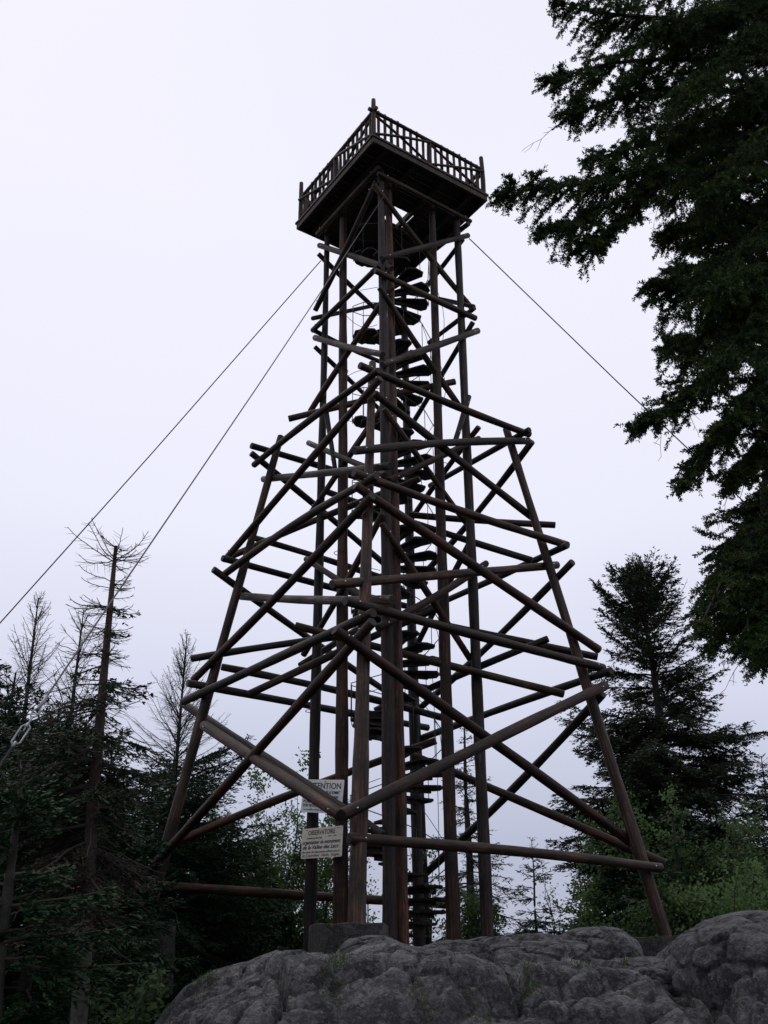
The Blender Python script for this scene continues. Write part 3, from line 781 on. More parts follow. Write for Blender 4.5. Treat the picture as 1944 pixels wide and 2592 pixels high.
# concrete footings
def footing(c, rad, h, label, seed):
    bm = bmesh.new(); bmesh.ops.create_cone(bm, cap_ends=True, segments=64, radius1=rad * 1.04, radius2=rad, depth=h)
    bmesh.ops.subdivide_edges(bm, edges=bm.edges[:], cuts=3, use_grid_fill=True)
    for v in bm.verts:
        n = .03 * math.sin(v.co.x * 7 + seed) * math.cos(v.co.y * 9) + random.uniform(-.006, .006)
        v.co.x *= 1 + n; v.co.y *= 1 + n; v.co.z += n * .5
    me = bpy.data.meshes.new('concrete_footing'); bm.to_mesh(me); bm.free()
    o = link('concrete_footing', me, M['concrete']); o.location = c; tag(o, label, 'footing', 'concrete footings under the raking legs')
    b = o.modifiers.new('bevel', 'BEVEL'); b.width = .03; b.segments = 2; b.limit_method = 'ANGLE'; b.angle_limit = 1.0
v = atY(883, 2342, 16.6); footing(Vector((v.x, v.y + .1, v.z - .55)), .58, 1.1, 'round concrete footing under the near leg, seen above the rock crest', 1)
v = atY(1682, 2372, 21.0); footing(Vector((v.x, v.y, v.z - .75)), .55, 1.5, 'round concrete footing under the right raking leg', 5)
v = atY(366, 2345, corner('L', S_0, 0).y); footing(Vector((v.x, v.y, v.z - .6)), .62, 1.3, 'round concrete footing under the left raking leg among dark spruces', 8)

# ------------------------------------------------------------------ vegetation
def quads_from(A, D, Wd, nrm, L, bend=None):
    """leaf quads: base A, direction D, half width vec from D x nrm"""
    side = np.cross(D, nrm); side /= (np.linalg.norm(side, axis=1, keepdims=True) + 1e-9)
    n = len(A); L = L[:, None]; w = Wd[:, None]
    p0 = A - side * w * .35; p1 = A + side * w * .35
    mid = A + D * L * .55 + (0 if bend is None else bend)
    p2 = mid + side * w; p3 = mid - side * w; p4 = A + D * L + (0 if bend is None else bend * 2.2)
    V = np.stack([p0, p1, p2, p4, p3], 1).reshape(-1, 3)
    i = np.arange(n)[:, None] * 5
    return V, i + np.array([0, 1, 2, 3, 4])
def unit(v): return v / (np.linalg.norm(v, axis=-1, keepdims=True) + 1e-9)

def conifer(name, base, height, radius, label, group=None, crown_from=.08, top_bare=0.0, dens=1.0, droop=.35, trunk_r=None,
            mat='spruce', bark='bark', lean=(0, 0), n_br=None, spray=(.13, .0125), seed=1, up=.45, gaps=.12, shape=1.0, profile=None,
            twig_bare=True, side_bias=None, broken=False, category='tree', elev=None, bare_p=None, top_r=.012, lichen=None):
    g = np.random.default_rng(seed); base = Vector(base)
    root = empty(name, base); tag(root, label, category, group)
    tr = trunk_r or height * .013
    lean = np.array([lean[0], lean[1], 0.])
    wob = g.normal(0, .012 * height, (5, 2))
    def axis(t):
        t = np.asarray(t, float); p = np.zeros((t.size, 3)); p[:, 2] = t * height
        p += lean[None] * (t ** 1.2)[:, None] * height
        p[:, 0] += np.interp(t, [0, .25, .5, .75, 1], [0, *wob[:4, 0]]) * .35; p[:, 1] += np.interp(t, [0, .25, .5, .75, 1], [0, *wob[:4, 1]]) * .35
        return p
    ts = np.linspace(-.04, 1, 22)
    ap = axis(ts); rad = tr * np.clip(1 - ts, 0, 1) ** .8 + top_r
    Vt, Qt = tube_mesh([Vector(p) for p in ap], list(rad), 10)
    # limbs
    nb = n_br or int(height * 17)
    th = np.sort(crown_from + (1 - crown_from) * g.random(nb) ** .92)
    # whorls: pull the heights to rings
    wh = .33 / height if height > 4 else .22 / height
    th = np.round(th / wh) * wh + g.normal(0, wh * .14, nb); th = np.clip(th, crown_from, .995)
    limbV, limbQ = [], []; A, D, NR, LL_, WW, MI = [], [], [], [], [], []
    for k in range(nb):
        t = th[k]
        rel = (t - crown_from) / (1 - crown_from)
        prof = (1 - rel) ** shape if profile is None else np.interp(t, profile[0], profile[1])
        L = radius * prof * g.uniform(.72, 1.15) + .10
        az = g.uniform(0, 2 * math.pi)
        if side_bias is not None:
            L *= 1 + side_bias[1] * math.cos(az - side_bias[0])
        bare = t > 1 - top_bare
        if bare_p is not None and g.random() < np.interp(t, *bare_p): bare = True
        lich = lichen is not None and lichen[0] < t < lichen[1]
        if g.random() < gaps and not bare: L *= g.uniform(.3, .6)
        e0 = up * (2 * rel - .55) + g.normal(0, .09)
        if bare and bare_p is None: e0 = abs(e0) + .15
        if elev is not None: e0 = np.interp(t, *elev) + g.normal(0, .1)
        o = axis([t])[0]
        m_ = 9; s = np.linspace(0, 1, m_)
        h = np.array([math.cos(az), math.sin(az), 0.])
        room = (1 - t) * height + .12
        if L * math.sin(max(e0, 0)) > room: L = max(.12, room / math.sin(e0))
        zz = math.sin(e0) * s - droop * (1 - rel * .6) * s ** 2 + droop * .55 * s ** 3.5
        pts = o + L * (h[None] * s[:, None]) * math.cos(e0) + np.c_[np.zeros((m_, 2)), zz * L]
        pts += np.cumsum(g.normal(0, .012 * L, (m_, 3)), 0)
        r0 = min(tr * .32, .008 + L * .011) * (.5 if bare else 1)
        V, Q = tube_mesh([Vector(p) for p in pts], list(np.linspace(r0, .004, m_)), 5, cap=False)
        off = len(limbV) ; limbV += [tuple(v) for v in V]; limbQ += [tuple(i + off for i in q) for q in Q]
        # twigs
        step = .07 / dens if not bare else .11
        nt = max(3, int(L / step)) * 2
        u = g.uniform(.06 if L < 1 else .15, 1, nt); sg = np.where(np.arange(nt) % 2, 1., -1.)
        idx = u * (m_ - 1); i0 = np.minimum(idx.astype(int), m_ - 2); fr = (idx - i0)[:, None]
        tb = pts[i0] * (1 - fr) + pts[i0 + 1] * fr
        tg = unit(pts[i0 + 1] - pts[i0])
        sd = unit(np.cross(tg, [0, 0, 1.]))
        tl = (L * .42 * (1 - u) ** .7 + .10) * g.uniform(.55, 1.1, nt)
        ang = g.uniform(.65, 1.05, nt)[:, None]
        td = unit(tg * np.cos(ang) + sd * (sg[:, None] * np.sin(ang)) + np.c_[np.zeros((nt, 2)), g.normal(-.18, .16, nt)])
        if bare or lich or (g.random() < .03 and twig_bare):
            for j in range(0, nt, 1 if bare else 3):
                V, Q = tube_mesh([Vector(tb[j]), Vector(tb[j] + td[j] * tl[j] * .8)], [.0035, .0015], 3, cap=False)
                off = len(limbV); limbV += [tuple(v) for v in V]; limbQ += [tuple(i + off for i in q) for q in Q]
            if bare: continue
        # sprays along each twig
        per = np.maximum(3, (tl / (.030 * spray[0] / .13 / dens)).astype(int)) 
        rep = np.repeat(np.arange(nt), per); w = g.random(len(rep))
        hang = np.c_[np.zeros((len(rep), 2)), -.25 * (w * tl[rep]) ** 1.3]
        b0 = tb[rep] + td[rep] * (w * tl[rep])[:, None] + hang
        s2 = unit(np.cross(td[rep], [0, 0, 1.])) * np.where(g.random(len(rep)) < .5, 1, -1)[:, None]
        dd = unit(td[rep] * .8 + s2 * g.uniform(.2, .9, len(rep))[:, None] + g.normal(0, .22, (len(rep), 3)))
        MI.append(np.full(len(rep), 2 if lich else 1))
        A.append(b0); D.append(dd); NR.append(unit(g.normal(0, .5, (len(rep), 3)) + [0, 0, 1.]))
        LL_.append(g.uniform(.6, 1.25, len(rep)) * spray[0] * (1 - .35 * rel)); WW.append(g.uniform(.7, 1.3, len(rep)) * spray[1])
    me = bpy.data.meshes.new('trunk'); me.from_pydata([tuple(v) for v in Vt], [], [tuple(q) for q in Qt])
    for p in me.polygons: p.use_smooth = True
    link('trunk', me, M[bark], root)
    parts = [(np.array(limbV), np.array(limbQ), 0)]
    if A:
        A, D, WW, NR, LL_, MI = [np.concatenate(q_) for q_ in (A, D, WW, NR, LL_, MI)]
        for mi in (1, 2):
            k_ = MI == mi
            if k_.any():
                V, Q = quads_from(A[k_], D[k_], WW[k_], NR[k_], LL_[k_]); parts.append((V, Q, mi))
    link('crown', mesh_multi('crown', parts, [M['twig'], M[mat], M['lichen']]), None, root)
    return root

def broadleaf(name, base, height, spread, label, group=None, stems=5, leaf=.075, seed=1, mat='leaf', dens=1.0, category='bush', from_=.1):
    g = np.random.default_rng(seed); root = empty(name, base); tag(root, label, category, group)
    WV, WQ = [], []; A, D = [], []
    def tb_(pts, r):
        V, Q = tube_mesh([Vector(p) for p in pts], list(r), 5, cap=False); off = len(WV)
        WV.extend(tuple(v) for v in V); WQ.extend(tuple(i + off for i in q) for q in Q)
    for s_ in range(stems):
        az = g.uniform(0, 6.28); h = height * g.uniform(.6, 1.0); o = np.array([math.cos(az), math.sin(az), 0]) * spread * .25 * g.random()
        lean_ = np.array([math.cos(az), math.sin(az), 0]) * spread * g.uniform(.1, .6)
        s = np.linspace(0, 1, 9); pts = o + np.c_[np.zeros((9, 2)), s * h] + lean_ * (s ** 1.5)[:, None] + np.cumsum(g.normal(0, .02 * h, (9, 3)) * [1, 1, .1], 0)
        tb_(pts, np.linspace(.012 + height * .004, .004, 9))
        nbk = int(h * 7 * dens) + 4
        for b in range(nbk):
            u = g.uniform(from_, 1); i = min(int(u * 8), 7); p = pts[i] + (pts[i + 1] - pts[i]) * (u * 8 - i)
            L = spread * .5 * (1.15 - u) * g.uniform(.5, 1.2) + .12; a2 = g.uniform(0, 6.28)
            d = np.array([math.cos(a2), math.sin(a2), g.uniform(.2, .9)]); q = np.linspace(0, 1, 5)
            bp = p + d * (q * L)[:, None] + np.cumsum(g.normal(0, .04 * L, (5, 3)), 0)
            tb_(bp, np.linspace(.006, .002, 5))
            nl = int(L * 46 * dens) + 8
            w = g.uniform(.15, 1.05, nl) * 4; i0 = np.minimum(w.astype(int), 3); c = bp[i0] + (bp[i0 + 1] - bp[i0]) * (w - i0)[:, None]
            c = c + g.normal(0, .05 + .05 * L, (nl, 3))
            A.append(c); D.append(unit(g.normal(0, 1, (nl, 3)) + [0, 0, -.1]))
    me = bpy.data.meshes.new('stem'); me.from_pydata(WV, [], WQ); link('stem', me, M['bark'], root)
    A = np.concatenate(A); D = np.concatenate(D); n = len(A)
    V, Q = quads_from(A, D, g.uniform(.3, .5, n) * leaf, unit(g.normal(0, .7, (n, 3)) + [0, 0, 1.]), g.uniform(.7, 1.3, n) * leaf)
    link('foliage', mesh_np('foliage', V, Q), M[mat], root)
    return root
def gz(x, y): return float(ground_z([x], [y])[0])
def tree_at(px, ytop, Y, **k):
    """base on the ground below the photo column px at distance Y, height to reach row ytop"""
    top = atY(px, ytop, Y); z = gz(top.x, Y) - .15
    k.setdefault('base', (top.x, Y, z)); k['height'] = top.z - k['base'][2]
    return k
#@@TREES
TR = 'spruces around the tower'
# bark that turns from red dead wood above to lichen grey below
mt, t_, b_ = newmat('weathered_bark'); tcx = N(t_, 'ShaderNodeTexCoord'); sz = N(t_, 'ShaderNodeSeparateXYZ'); t_.links.new(tcx.outputs['Object'], sz.inputs[0])
nz = noise(t_, tcx.outputs['Object'], 20, 5, .7); ma = N(t_, 'ShaderNodeMath', operation='MULTIPLY_ADD'); ma.inputs[1].default_value = 1.6
t_.links.new(nz.outputs['Fac'], ma.inputs[0]); t_.links.new(sz.outputs['Z'], ma.inputs[2])
mr = N(t_, 'ShaderNodeMapRange'); mr.inputs['From Min'].default_value = 2.6; mr.inputs['From Max'].default_value = 4.2; t_.links.new(ma.outputs[0], mr.inputs['Value'])
lo = ramp(t_, [(.35, (.028, .028, .02)), (.7, (.10, .10, .08))], nz.outputs['Fac']).outputs[0]; hi = ramp(t_, [(.3, (.022, .015, .012)), (.7, (.080, .046, .034))], nz.outputs['Fac']).outputs[0]
t_.links.new(mixc(t_, mr.outputs[0], lo, hi), b_.inputs['Base Color']); b_.inputs['Roughness'].default_value = .9; bump(t_, b_, nz.outputs['Fac'], .7, .02)
M['bark_weathered'] = mt
# big fir with a bushy top right of the tower
k = tree_at(1640, 1436, 30)
conifer('fir_tree', label='big grey-green fir with a bushy tuft at its top, right of the tower', group=TR, radius=3.5, seed=5, mat='spruce_grey', n_br=310, spray=(.14, .016), crown_from=.05,
        profile=([0, .2, .42, .55, .66, .74, .80, .86, .92, .96, 1.], [.95, .95, .92, .80, .64, .52, .50, .52, .40, .22, .08]),
        elev=([0, .3, .6, .72, .78, .88, 1], [-.1, .05, .2, .45, .75, .92, 1.2]), bare_p=([0, .66, .70, .83, .84, 1], [.03, .05, .3, .3, 0, 0]),
        droop=.18, trunk_r=.2, dens=1.15, gaps=.35, lean=(-.03, 0), top_r=.02, **k)
k = tree_at(1178, 1828, 31)
conifer('spruce_tree', label='narrow spruce with thin top seen between the right tower poles', group=TR, radius=1.9, seed=8, top_bare=.03, droop=.55, up=.3, mat='spruce_grey',
        trunk_r=.15, gaps=.4, dens=.8, profile=([0, .3, .5, .75, 1], [1.1, 1.0, .5, .34, .1]), **k)
k = tree_at(1345, 2128, 26)
conifer('young_spruce', label='small thin young spruce standing on the crest against the sky', group=TR, radius=.95, seed=9, top_bare=.14, droop=.25, up=.45, trunk_r=.035, crown_from=.1, gaps=.2, top_r=.006, **k)
# left group
k = tree_at(103, 1515, 19)
conifer('spruce_tree', label='leftmost spruce with a long bare twiggy leader above dark foliage', group=TR, radius=2.1, seed=21, top_bare=.24, up=.7, trunk_r=.10, dens=1.0, n_br=190, top_r=.008,
        profile=([0, .6, .75, .9, .97, 1], [1, .7, .48, .26, .12, .03]), **k)
k = tree_at(205, 1548, 17.5)
conifer('spruce_tree', label='slender spruce with bare leader between the leftmost spruce and the dead-topped one', group=TR, radius=1.7, seed=22, top_bare=.30, up=.7, trunk_r=.08, n_br=150, top_r=.008,
        profile=([0, .6, .7, .9, .97, 1], [1, .75, .55, .24, .14, .03]), **k)
YD = 13.2
b0 = atY(208, 2600, YD); top = atY(308, 1403, YD + .3); bz = gz(b0.x, YD) - .3; hh = top.z - bz
conifer('dead_topped_spruce', base=(b0.x - .04, YD, bz), height=hh, label='tall spruce with a broken reddish bare top and lichen-grey lower trunk', group=TR, radius=1.35, seed=23, up=.35,
        lean=((top.x - b0.x) / hh, 0), trunk_r=.088, bark='bark_weathered', crown_from=.30, n_br=230, dens=1.0, spray=(.085, .011), side_bias=(math.pi, .3), gaps=.5, top_r=.022, droop=.6, mat='spruce_grey',
        profile=([0, .3, .45, .62, .72, .78, .96, .97, 1], [.7, .75, .8, .85, .5, .26, .18, .5, .25]), elev=([0, .6, .9, 1], [-.35, -.05, .1, .5]),
        bare_p=([0, .3, .6, .7, .78, 1], [.75, .55, .3, .55, .9, 1.]), lichen=(.2, .46))
k = tree_at(472, 1610, 26)
conifer('bare_spruce', label='thin spruce with a bare twiggy upper half just left of the left raking leg', group=TR, radius=2.5, seed=24, top_bare=.36, up=.85, trunk_r=.09, dens=.9, n_br=230, top_r=.008,
        profile=([0, .5, .62, .75, .9, .97, 1], [1.1, 1.0, .75, .5, .22, .12, .03]), **k)
dark = [(40, 1700, 15, 2.2), (150, 1800, 14.5, 2.0), (285, 1900, 21, 2.0), (390, 1960, 27.5, 2.9), (-60, 1650, 17, 2.6), (500, 2010, 29, 2.6), (590, 2060, 30, 2.6), (250, 1950, 22, 2.4),
        (440, 1900, 30, 2.6), (60, 1950, 10.5, 1.6), (660, 2150, 31, 2.4), (560, 2180, 27.5, 2.4)]
dl = ['dark spruce leaning into the left edge under the turnbuckle', 'dense dark spruce behind the turnbuckle', 'dark spruce between the dead-topped spruce and the left raking leg',
      'dark spruce crossing behind the base of the left raking leg', 'dark spruce cut by the left edge of the photo', 'dark spruce behind the left raking leg', 'dark spruce right of the left raking leg under the brace',
      'dark spruce far behind the dead-topped spruce', 'dark spruce behind the bare twiggy spruce', 'low dark spruce at the lower left corner', 'low dark spruce behind the two signs', 'small dark spruce above the left end of the rocks']
for i, (px, yt, Y, r) in enumerate(dark):
    k = tree_at(px, yt, Y)
    conifer('spruce_tree', label=dl[i], group='dark spruces left of the tower', radius=r, seed=40 + i, top_bare=.05, up=.35, trunk_r=.09, dens=1.2 if Y > 18 else 1.25, crown_from=.02, shape=.6, spray=(.14, .016) if Y > 18 else (.095, .013), gaps=.15, twig_bare=False, **k)
# right mass
rt = [(1925, 1912, 34, 2.6, 'dark pointed spruce at the right edge beyond the boulders'), (1800, 1950, 36, 2.4, 'spruce between the big fir and the right edge'),
      (1560, 2080, 27, 1.9, 'low spruce left of the right raking leg'), (1700, 2060, 25, 2.2, 'dark spruce behind the right raking leg'), (1480, 2230, 29, 1.6, 'lowest spruce tip on the crest left of the right raking leg')]
for i, (px, yt, Y, r, lb) in enumerate(rt):
    k = tree_at(px, yt, Y)
    conifer('spruce_tree', label=lb, group='spruces right of the tower', radius=r, seed=60 + i, top_bare=.04, up=.35, trunk_r=.09, crown_from=.03, shape=.75, mat='spruce' if i > 1 else 'spruce_grey', spray=(.17, .02), **k)
bushes = [(1500, 2000, 28, 2.0, 'leaf', 'light green bush against the fir left of the right raking leg'), (1640, 1960, 27, 2.2, 'leaf', 'light green leafy tree in front of the big fir trunk'), (1760, 2010, 26, 2.4, 'leaf', 'leafy tree behind the boulders right of the raking leg'),
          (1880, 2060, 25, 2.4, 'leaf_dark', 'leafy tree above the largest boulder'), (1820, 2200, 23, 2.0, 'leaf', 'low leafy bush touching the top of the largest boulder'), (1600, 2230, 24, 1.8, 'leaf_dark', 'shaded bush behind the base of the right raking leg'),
          (700, 1905, 30, 2.4, 'leaf', 'tall light green sapling with its tip above the front left brace'), (620, 2010, 30, 2.2, 'leaf', 'leafy sapling left of the signs'), (815, 1960, 30, 1.9, 'leaf', 'leafy sapling whose tip shows over the warning sign'),
          (900, 2080, 31, 1.6, 'leaf', 'thin sapling behind the near raking leg'), (730, 2150, 31, 1.8, 'leaf', 'pale bush below the two signs'), (530, 2200, 30, 1.4, 'leaf_dark', 'shaded bush under the lower left brace'), (300, 2470, 13.5, .7, 'leaf_dark', 'small fresh green bush beside the lichen-grey trunk'),
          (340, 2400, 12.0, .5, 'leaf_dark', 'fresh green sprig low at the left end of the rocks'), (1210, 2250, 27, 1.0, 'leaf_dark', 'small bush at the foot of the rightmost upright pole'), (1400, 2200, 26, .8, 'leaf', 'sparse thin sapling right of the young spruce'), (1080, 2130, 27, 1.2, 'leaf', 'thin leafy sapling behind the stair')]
for i, (px, yt, Y, sp_, mt_, lb) in enumerate(bushes):
    k = tree_at(px, yt, Y)
    small = sp_ < .9
    broadleaf('leafy_bush', k['base'], k['height'], sp_, lb, 'leafy bushes behind the tower', stems=3 if small else 7, leaf=.075 if not small else .06, seed=80 + i, mat=mt_, dens=.4 if 'thin' in lb else 1.0)

# near fir overhanging from the right
def near_fir():
    g = np.random.default_rng(77)
    tx, ty = 5.35, 9.0
    root = empty('fir_tree', (tx, ty, -1.3)); tag(root, 'near dark fir overhanging the photo from its right edge', 'tree')
    O = np.array([tx, ty, -1.3])
    ts = np.linspace(0, 1, 12); Vt, Qt = tube_mesh([Vector((0.05 * math.sin(t * 9), 0, t * 15)) for t in ts], list(.22 * (1 - ts) + .03), 12)
    WV = [tuple(v) for v in Vt]; WQ = [tuple(q) for q in Qt]
    def tb_(pts, r):
        V, Q = tube_mesh([Vector(p) for p in pts], list(r), 5, cap=False); off = len(WV)
        WV.extend(tuple(v) for v in V); WQ.extend(tuple(i + off for i in q) for q in Q)
    A, D = [], []
    def spine(P, n):
        P = np.array(P); s = np.linspace(0, len(P) - 1, n); i = np.minimum(s.astype(int), len(P) - 2); f = (s - i)[:, None]
        # catmull-rom
        Pm = np.vstack([2 * P[0] - P[1], P, 2 * P[-1] - P[-2]]); a, b, c, d = Pm[i], Pm[i + 1], Pm[i + 2], Pm[i + 3]
        return .5 * ((2 * b) + (c - a) * f + (2 * a - 5 * b + 4 * c - d) * f ** 2 + (3 * b - a - 3 * c + d) * f ** 3)
    def bough(P, width, dens=1.0, hang=.25):
        P = spine(P, 16); L = np.sum(np.linalg.norm(np.diff(P, axis=0), axis=1)); tb_(P, np.linspace(.012 + L * .008, .005, 16))
        nt = int(L / .055 * dens)
        for j in range(nt):
            u = g.uniform(.04, 1.0) ** .9; x = u * 15; i = min(int(x), 14); p = P[i] + (P[i + 1] - P[i]) * (x - i); t = unit(P[i + 1] - P[i])
            sd = unit(np.cross(t, [0, 0, 1.])); sgn = 1 if j % 2 else -1
            ln = width * (min(1, (1 - u) * 2.6 + .18)) * g.uniform(.35, 1.0)
            a = g.uniform(.5, 1.3); d = unit(t * math.cos(a) + sd * sgn * math.sin(a) + np.array([0, 0, g.normal(-hang * .4, .42)]))
            q = np.linspace(0, 1, 6); tp = p + d * (q * ln)[:, None] + np.c_[np.zeros((6, 2)), -hang * ln * q ** 2] + np.cumsum(g.normal(0, .012, (6, 3)), 0)
            tb_(tp, np.linspace(.006, .0025, 6))
            if g.random() < .045 and j > nt * .3:        # a dead wisp hanging without needles
                dv = unit(d + np.array([0, 0, -.7]) + g.normal(0, .2, 3)); wl = g.uniform(.25, .5)
                wp = p + dv * (q * wl)[:, None] + np.cumsum(g.normal(0, .012, (6, 3)), 0); tb_(wp, np.linspace(.0035, .0015, 6))
                for m_ in range(1, 6):
                    e_ = unit(dv + g.normal(0, .7, 3)) * g.uniform(.05, .16); tb_([wp[m_], wp[m_] + e_ * .5 + g.normal(0, .008, 3), wp[m_] + e_], [.002, .0017, .0012])
                continue
            # side shoots
            ns = max(2, int(ln / .045)); w = g.uniform(.1, 1, ns) * 5; i0 = np.minimum(w.astype(int), 4)
            c = tp[i0] + (tp[i0 + 1] - tp[i0]) * (w - i0)[:, None]; tt = unit(tp[i0 + 1] - tp[i0]); ss = unit(np.cross(tt, [0, 0, 1.])) * np.where(g.random(ns) < .5, 1, -1)[:, None]
            sdv = unit(tt * .75 + ss * g.uniform(.3, 1.0, ns)[:, None] + g.normal(0, .2, (ns, 3)))
            A.append(c); D.append(sdv * g.uniform(.06, .13, ns)[:, None])
            A.append(tp[:-1]); D.append(np.diff(tp, axis=0))
            A.append(tp[-1:]); D.append(unit(tp[-1:] - tp[-2:-1]) * .06)
    def W(px, py, Y): v = atY(px, py, Y); return np.array([v.x, v.y, v.z]) - O
    def T(py): v = atY(2080, py, ty); return np.array([0, 0, v.z + 1.3])
    spec = [  # pixel path root..tip with distances, fan width
     ([(1950, 90, 8.6), (1700, 50, 8.0), (1545, 35, 7.6), (1400, 12, 7.3)], .55),
     ([(1950, -60, 8.6), (1750, -70, 8.0), (1600, -60, 7.6), (1480, -40, 7.4)], .6),
     ([(1950, 160, 8.8), (1750, 150, 8.2), (1550, 160, 7.8), (1390, 205, 7.4)], .75),
     ([(1950, 250, 8.6), (1700, 225, 8.2), (1530, 260, 7.9), (1425, 300, 7.6)], .55),
     ([(1960, 330, 8.6), (1720, 415, 8.0), (1500, 460, 7.5), (1250, 488, 7.0)], .62),
     ([(1700, 425, 8.0), (1560, 510, 7.7), (1450, 560, 7.5), (1362, 590, 7.2)], .40),
     ([(1700, 425, 8.0), (1590, 540, 7.8), (1520, 600, 7.6), (1455, 640, 7.4)], .35),
     ([(1950, 280, 8.8), (1780, 330, 8.4), (1620, 370, 8.0), (1485, 405, 7.7)], .45),
     ([(1960, 440, 8.4), (1850, 500, 8.1), (1750, 560, 7.9), (1680, 590, 7.7)], .55),
     ([(1960, 560, 8.5), (1860, 640, 8.2), (1750, 720, 7.9), (1650, 720, 7.6)], .6),
     ([(1960, 700, 8.6), (1880, 790, 8.2), (1780, 850, 7.9), (1672, 880, 7.6)], .6),
     ([(1960, 830, 8.6), (1850, 920, 8.2), (1740, 1000, 7.9), (1600, 1085, 7.5)], .45),
     ([(1960, 960, 8.6), (1900, 1030, 8.3), (1800, 1120, 8.0), (1722, 1240, 7.7)], .42),
     ([(1970, 1080, 8.6), (1930, 1140, 8.3), (1890, 1190, 8.1), (1850, 1230, 7.9)], .35),
     ([(1980, 1230, 8.6), (1930, 1330, 8.3), (1850, 1430, 8.0), (1765, 1600, 7.6)], .5),
     ([(1990, 1290, 8.4), (1940, 1400, 8.2), (1900, 1520, 7.9), (1890, 1650, 7.7)], .45),
     ([(1980, 1350, 8.8), (1920, 1440, 8.5), (1850, 1520, 8.2), (1800, 1640, 8.0)], .4),
     ([(1980, 1180, 8.8), (1940, 1280, 8.5), (1890, 1370, 8.2), (1800, 1480, 8.0)], .45),
     # body of the tree, nearer and farther boughs
     ([(2000, 60, 9.0), (1900, 110, 8.2), (1800, 180, 7.4), (1720, 260, 6.8)], .7),
     ([(2000, 300, 9.0), (1930, 360, 8.2), (1860, 420, 7.4), (1790, 500, 6.9)], .7),
     ([(2000, 480, 9.0), (1930, 560, 8.2), (1870, 640, 7.4), (1810, 740, 6.9)], .7),
     ([(2000, 640, 9.0), (1930, 740, 8.2), (1880, 840, 7.5), (1800, 930, 7.0)], .65),
     ([(2000, 880, 9.0), (1960, 950, 8.3), (1900, 1020, 7.6), (1840, 1080, 7.2)], .5),
     ([(1990, 10, 9.4), (1850, 30, 9.8), (1750, 80, 10.2), (1650, 110, 10.6)], .7),
     ([(1990, 200, 9.4), (1850, 250, 9.8), (1720, 310, 10.2), (1600, 330, 10.6)], .8),
     ([(1990, 380, 9.4), (1850, 420, 9.8), (1760, 470, 10.2), (1660, 510, 10.6)], .75),
     ([(1990, 600, 9.4), (1900, 640, 9.8), (1800, 680, 10.2), (1700, 690, 10.5)], .75),
     ([(1990, 780, 9.4), (1900, 810, 9.8), (1800, 850, 10.2), (1740, 900, 10.5)], .7),
     ([(1990, -40, 9.0), (1900, -20, 8.4), (1800, 30, 7.8), (1640, 90, 7.3)], .6),
    ]
    ry = [0, 150, 300, 450, 600, 700, 850, 1000, 1100, 1250, 1350, 1500, 1600, 1650]; rx = [1570, 1510, 1560, 1480, 1680, 1700, 1680, 1730, 1830, 1900, 1860, 1810, 1850, 1900]
    for k in range(36):
        py = g.uniform(-20, 1640) if k < 28 else g.uniform(1250, 1640); lx = np.interp(py, ry, rx); px = lx + 40 + (1990 - lx) * g.random() ** 1.1 * .95
        if (1850 < px and 275 < py < 350) or 1110 < py < 1290 or 680 < py < 730: continue
        y1 = g.uniform(7.0, 10.6); y0 = 9.0; dx = 2010 - px
        spec.append(([(2010, py - dx * .30 - g.uniform(20, 80), y0), (px + dx * .6, py - dx * .22 - 30, y0 + (y1 - y0) * .4), (px + dx * .28, py - dx * .12 - 12, y0 + (y1 - y0) * .75), (px, py, y1)], g.uniform(.3, .5)))
    for P, wd in spec:
        Q = [W(*p) for p in P]
        if P[0][0] > 1940:
            z0 = Q[0][2] - .25; Q = [np.array([0, 0, z0])] + Q
        bough(Q, wd * .95, 1.6)
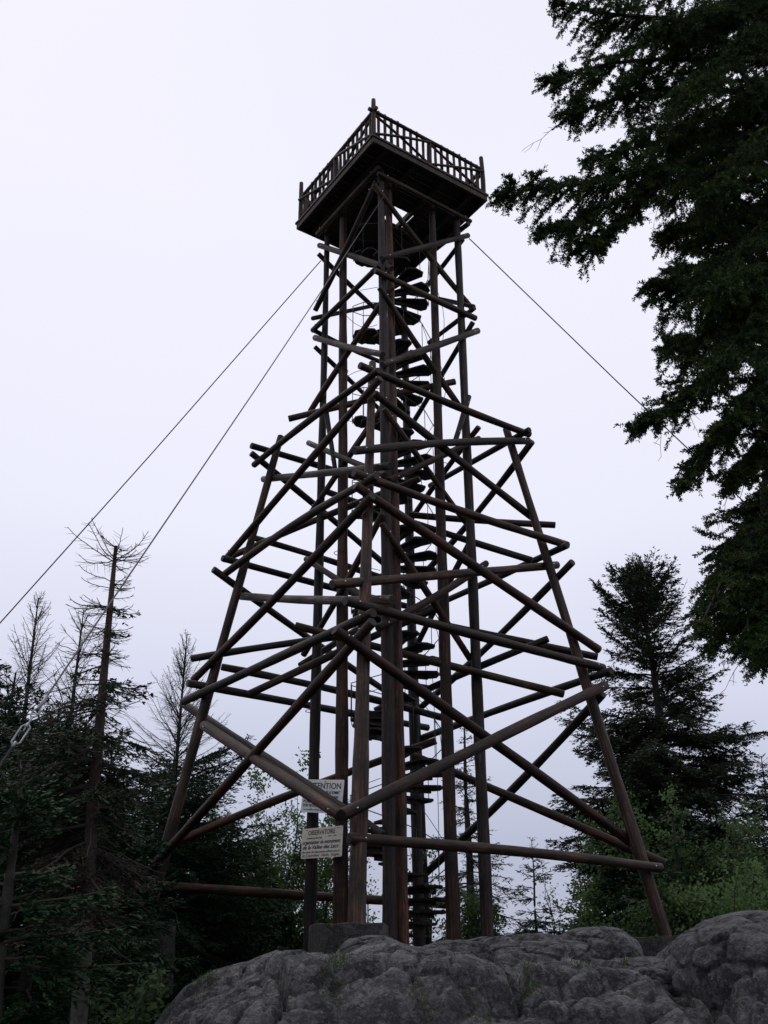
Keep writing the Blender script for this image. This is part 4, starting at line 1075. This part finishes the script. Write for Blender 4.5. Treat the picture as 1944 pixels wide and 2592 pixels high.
    me = bpy.data.meshes.new('trunk'); me.from_pydata(WV, [], WQ); link('trunk', me, M['bark'], root)
    A = np.concatenate(A); D = np.concatenate(D); Ls = np.linalg.norm(D, axis=1); D = unit(D)
    # needles round each shoot
    per = 30; n = len(A); rep = np.repeat(np.arange(n), per); f = g.random(len(rep))
    c = A[rep] + D[rep] * (f * Ls[rep])[:, None]
    rv = unit(np.cross(D[rep], g.normal(0, 1, (len(rep), 3)))); nd = unit(D[rep] * g.uniform(.35, .9, len(rep))[:, None] + rv)
    V, Q = quads_from(c, nd, np.full(len(rep), .0045), unit(g.normal(0, 1, (len(rep), 3))), g.uniform(.020, .034, len(rep)))
    link('crown', mesh_np('crown', V, Q), M['fir'], root)
    print('near fir shoots', n, 'needles', len(rep))
near_fir()
# moss and grass tufts in the rock hollows
def tufts():
    g = np.random.default_rng(5); A = []
    spots = [atY(x, y, 11) for x, y in ((850, 2480), (1330, 2500), (1590, 2440), (1600, 2400), (1480, 2440), (840, 2470), (1210, 2580), (1340, 2520), (520, 2500), (1065, 2570))]
    for s in spots:
        for Yq in np.linspace(7.2, 12.4, 60):      # drop each spot on the rock along its direction
            v = s * (Yq / s.y); i = np.argmin(abs(RYS - Yq)); j = np.argmin(abs(RXS - v.x))
            if RZ[i, j] >= v.z: break
        k = 160; p = np.array([v.x, v.y, 0]) + g.normal(0, 1, (k, 3)) * [.07, .10, 0]
        ii = np.clip(np.searchsorted(RYS, p[:, 1]), 0, len(RYS) - 1); jj = np.clip(np.searchsorted(RXS, p[:, 0]), 0, len(RXS) - 1)
        p[:, 2] = RZ[ii, jj] - .01; A.append(p)
    A = np.concatenate(A); n = len(A)
    V, Q = quads_from(A, unit(g.normal(0, .5, (n, 3)) + [0, 0, 1.]), np.full(n, .004), unit(g.normal(0, 1, (n, 3))), g.uniform(.015, .05, n))
    o = link('grass_tufts', mesh_np('grass_tufts', V, Q), M['grass']); tag(o, 'thin green grass and moss tufts in hollows of the grey rock', 'grass', kind='stuff')
tufts()
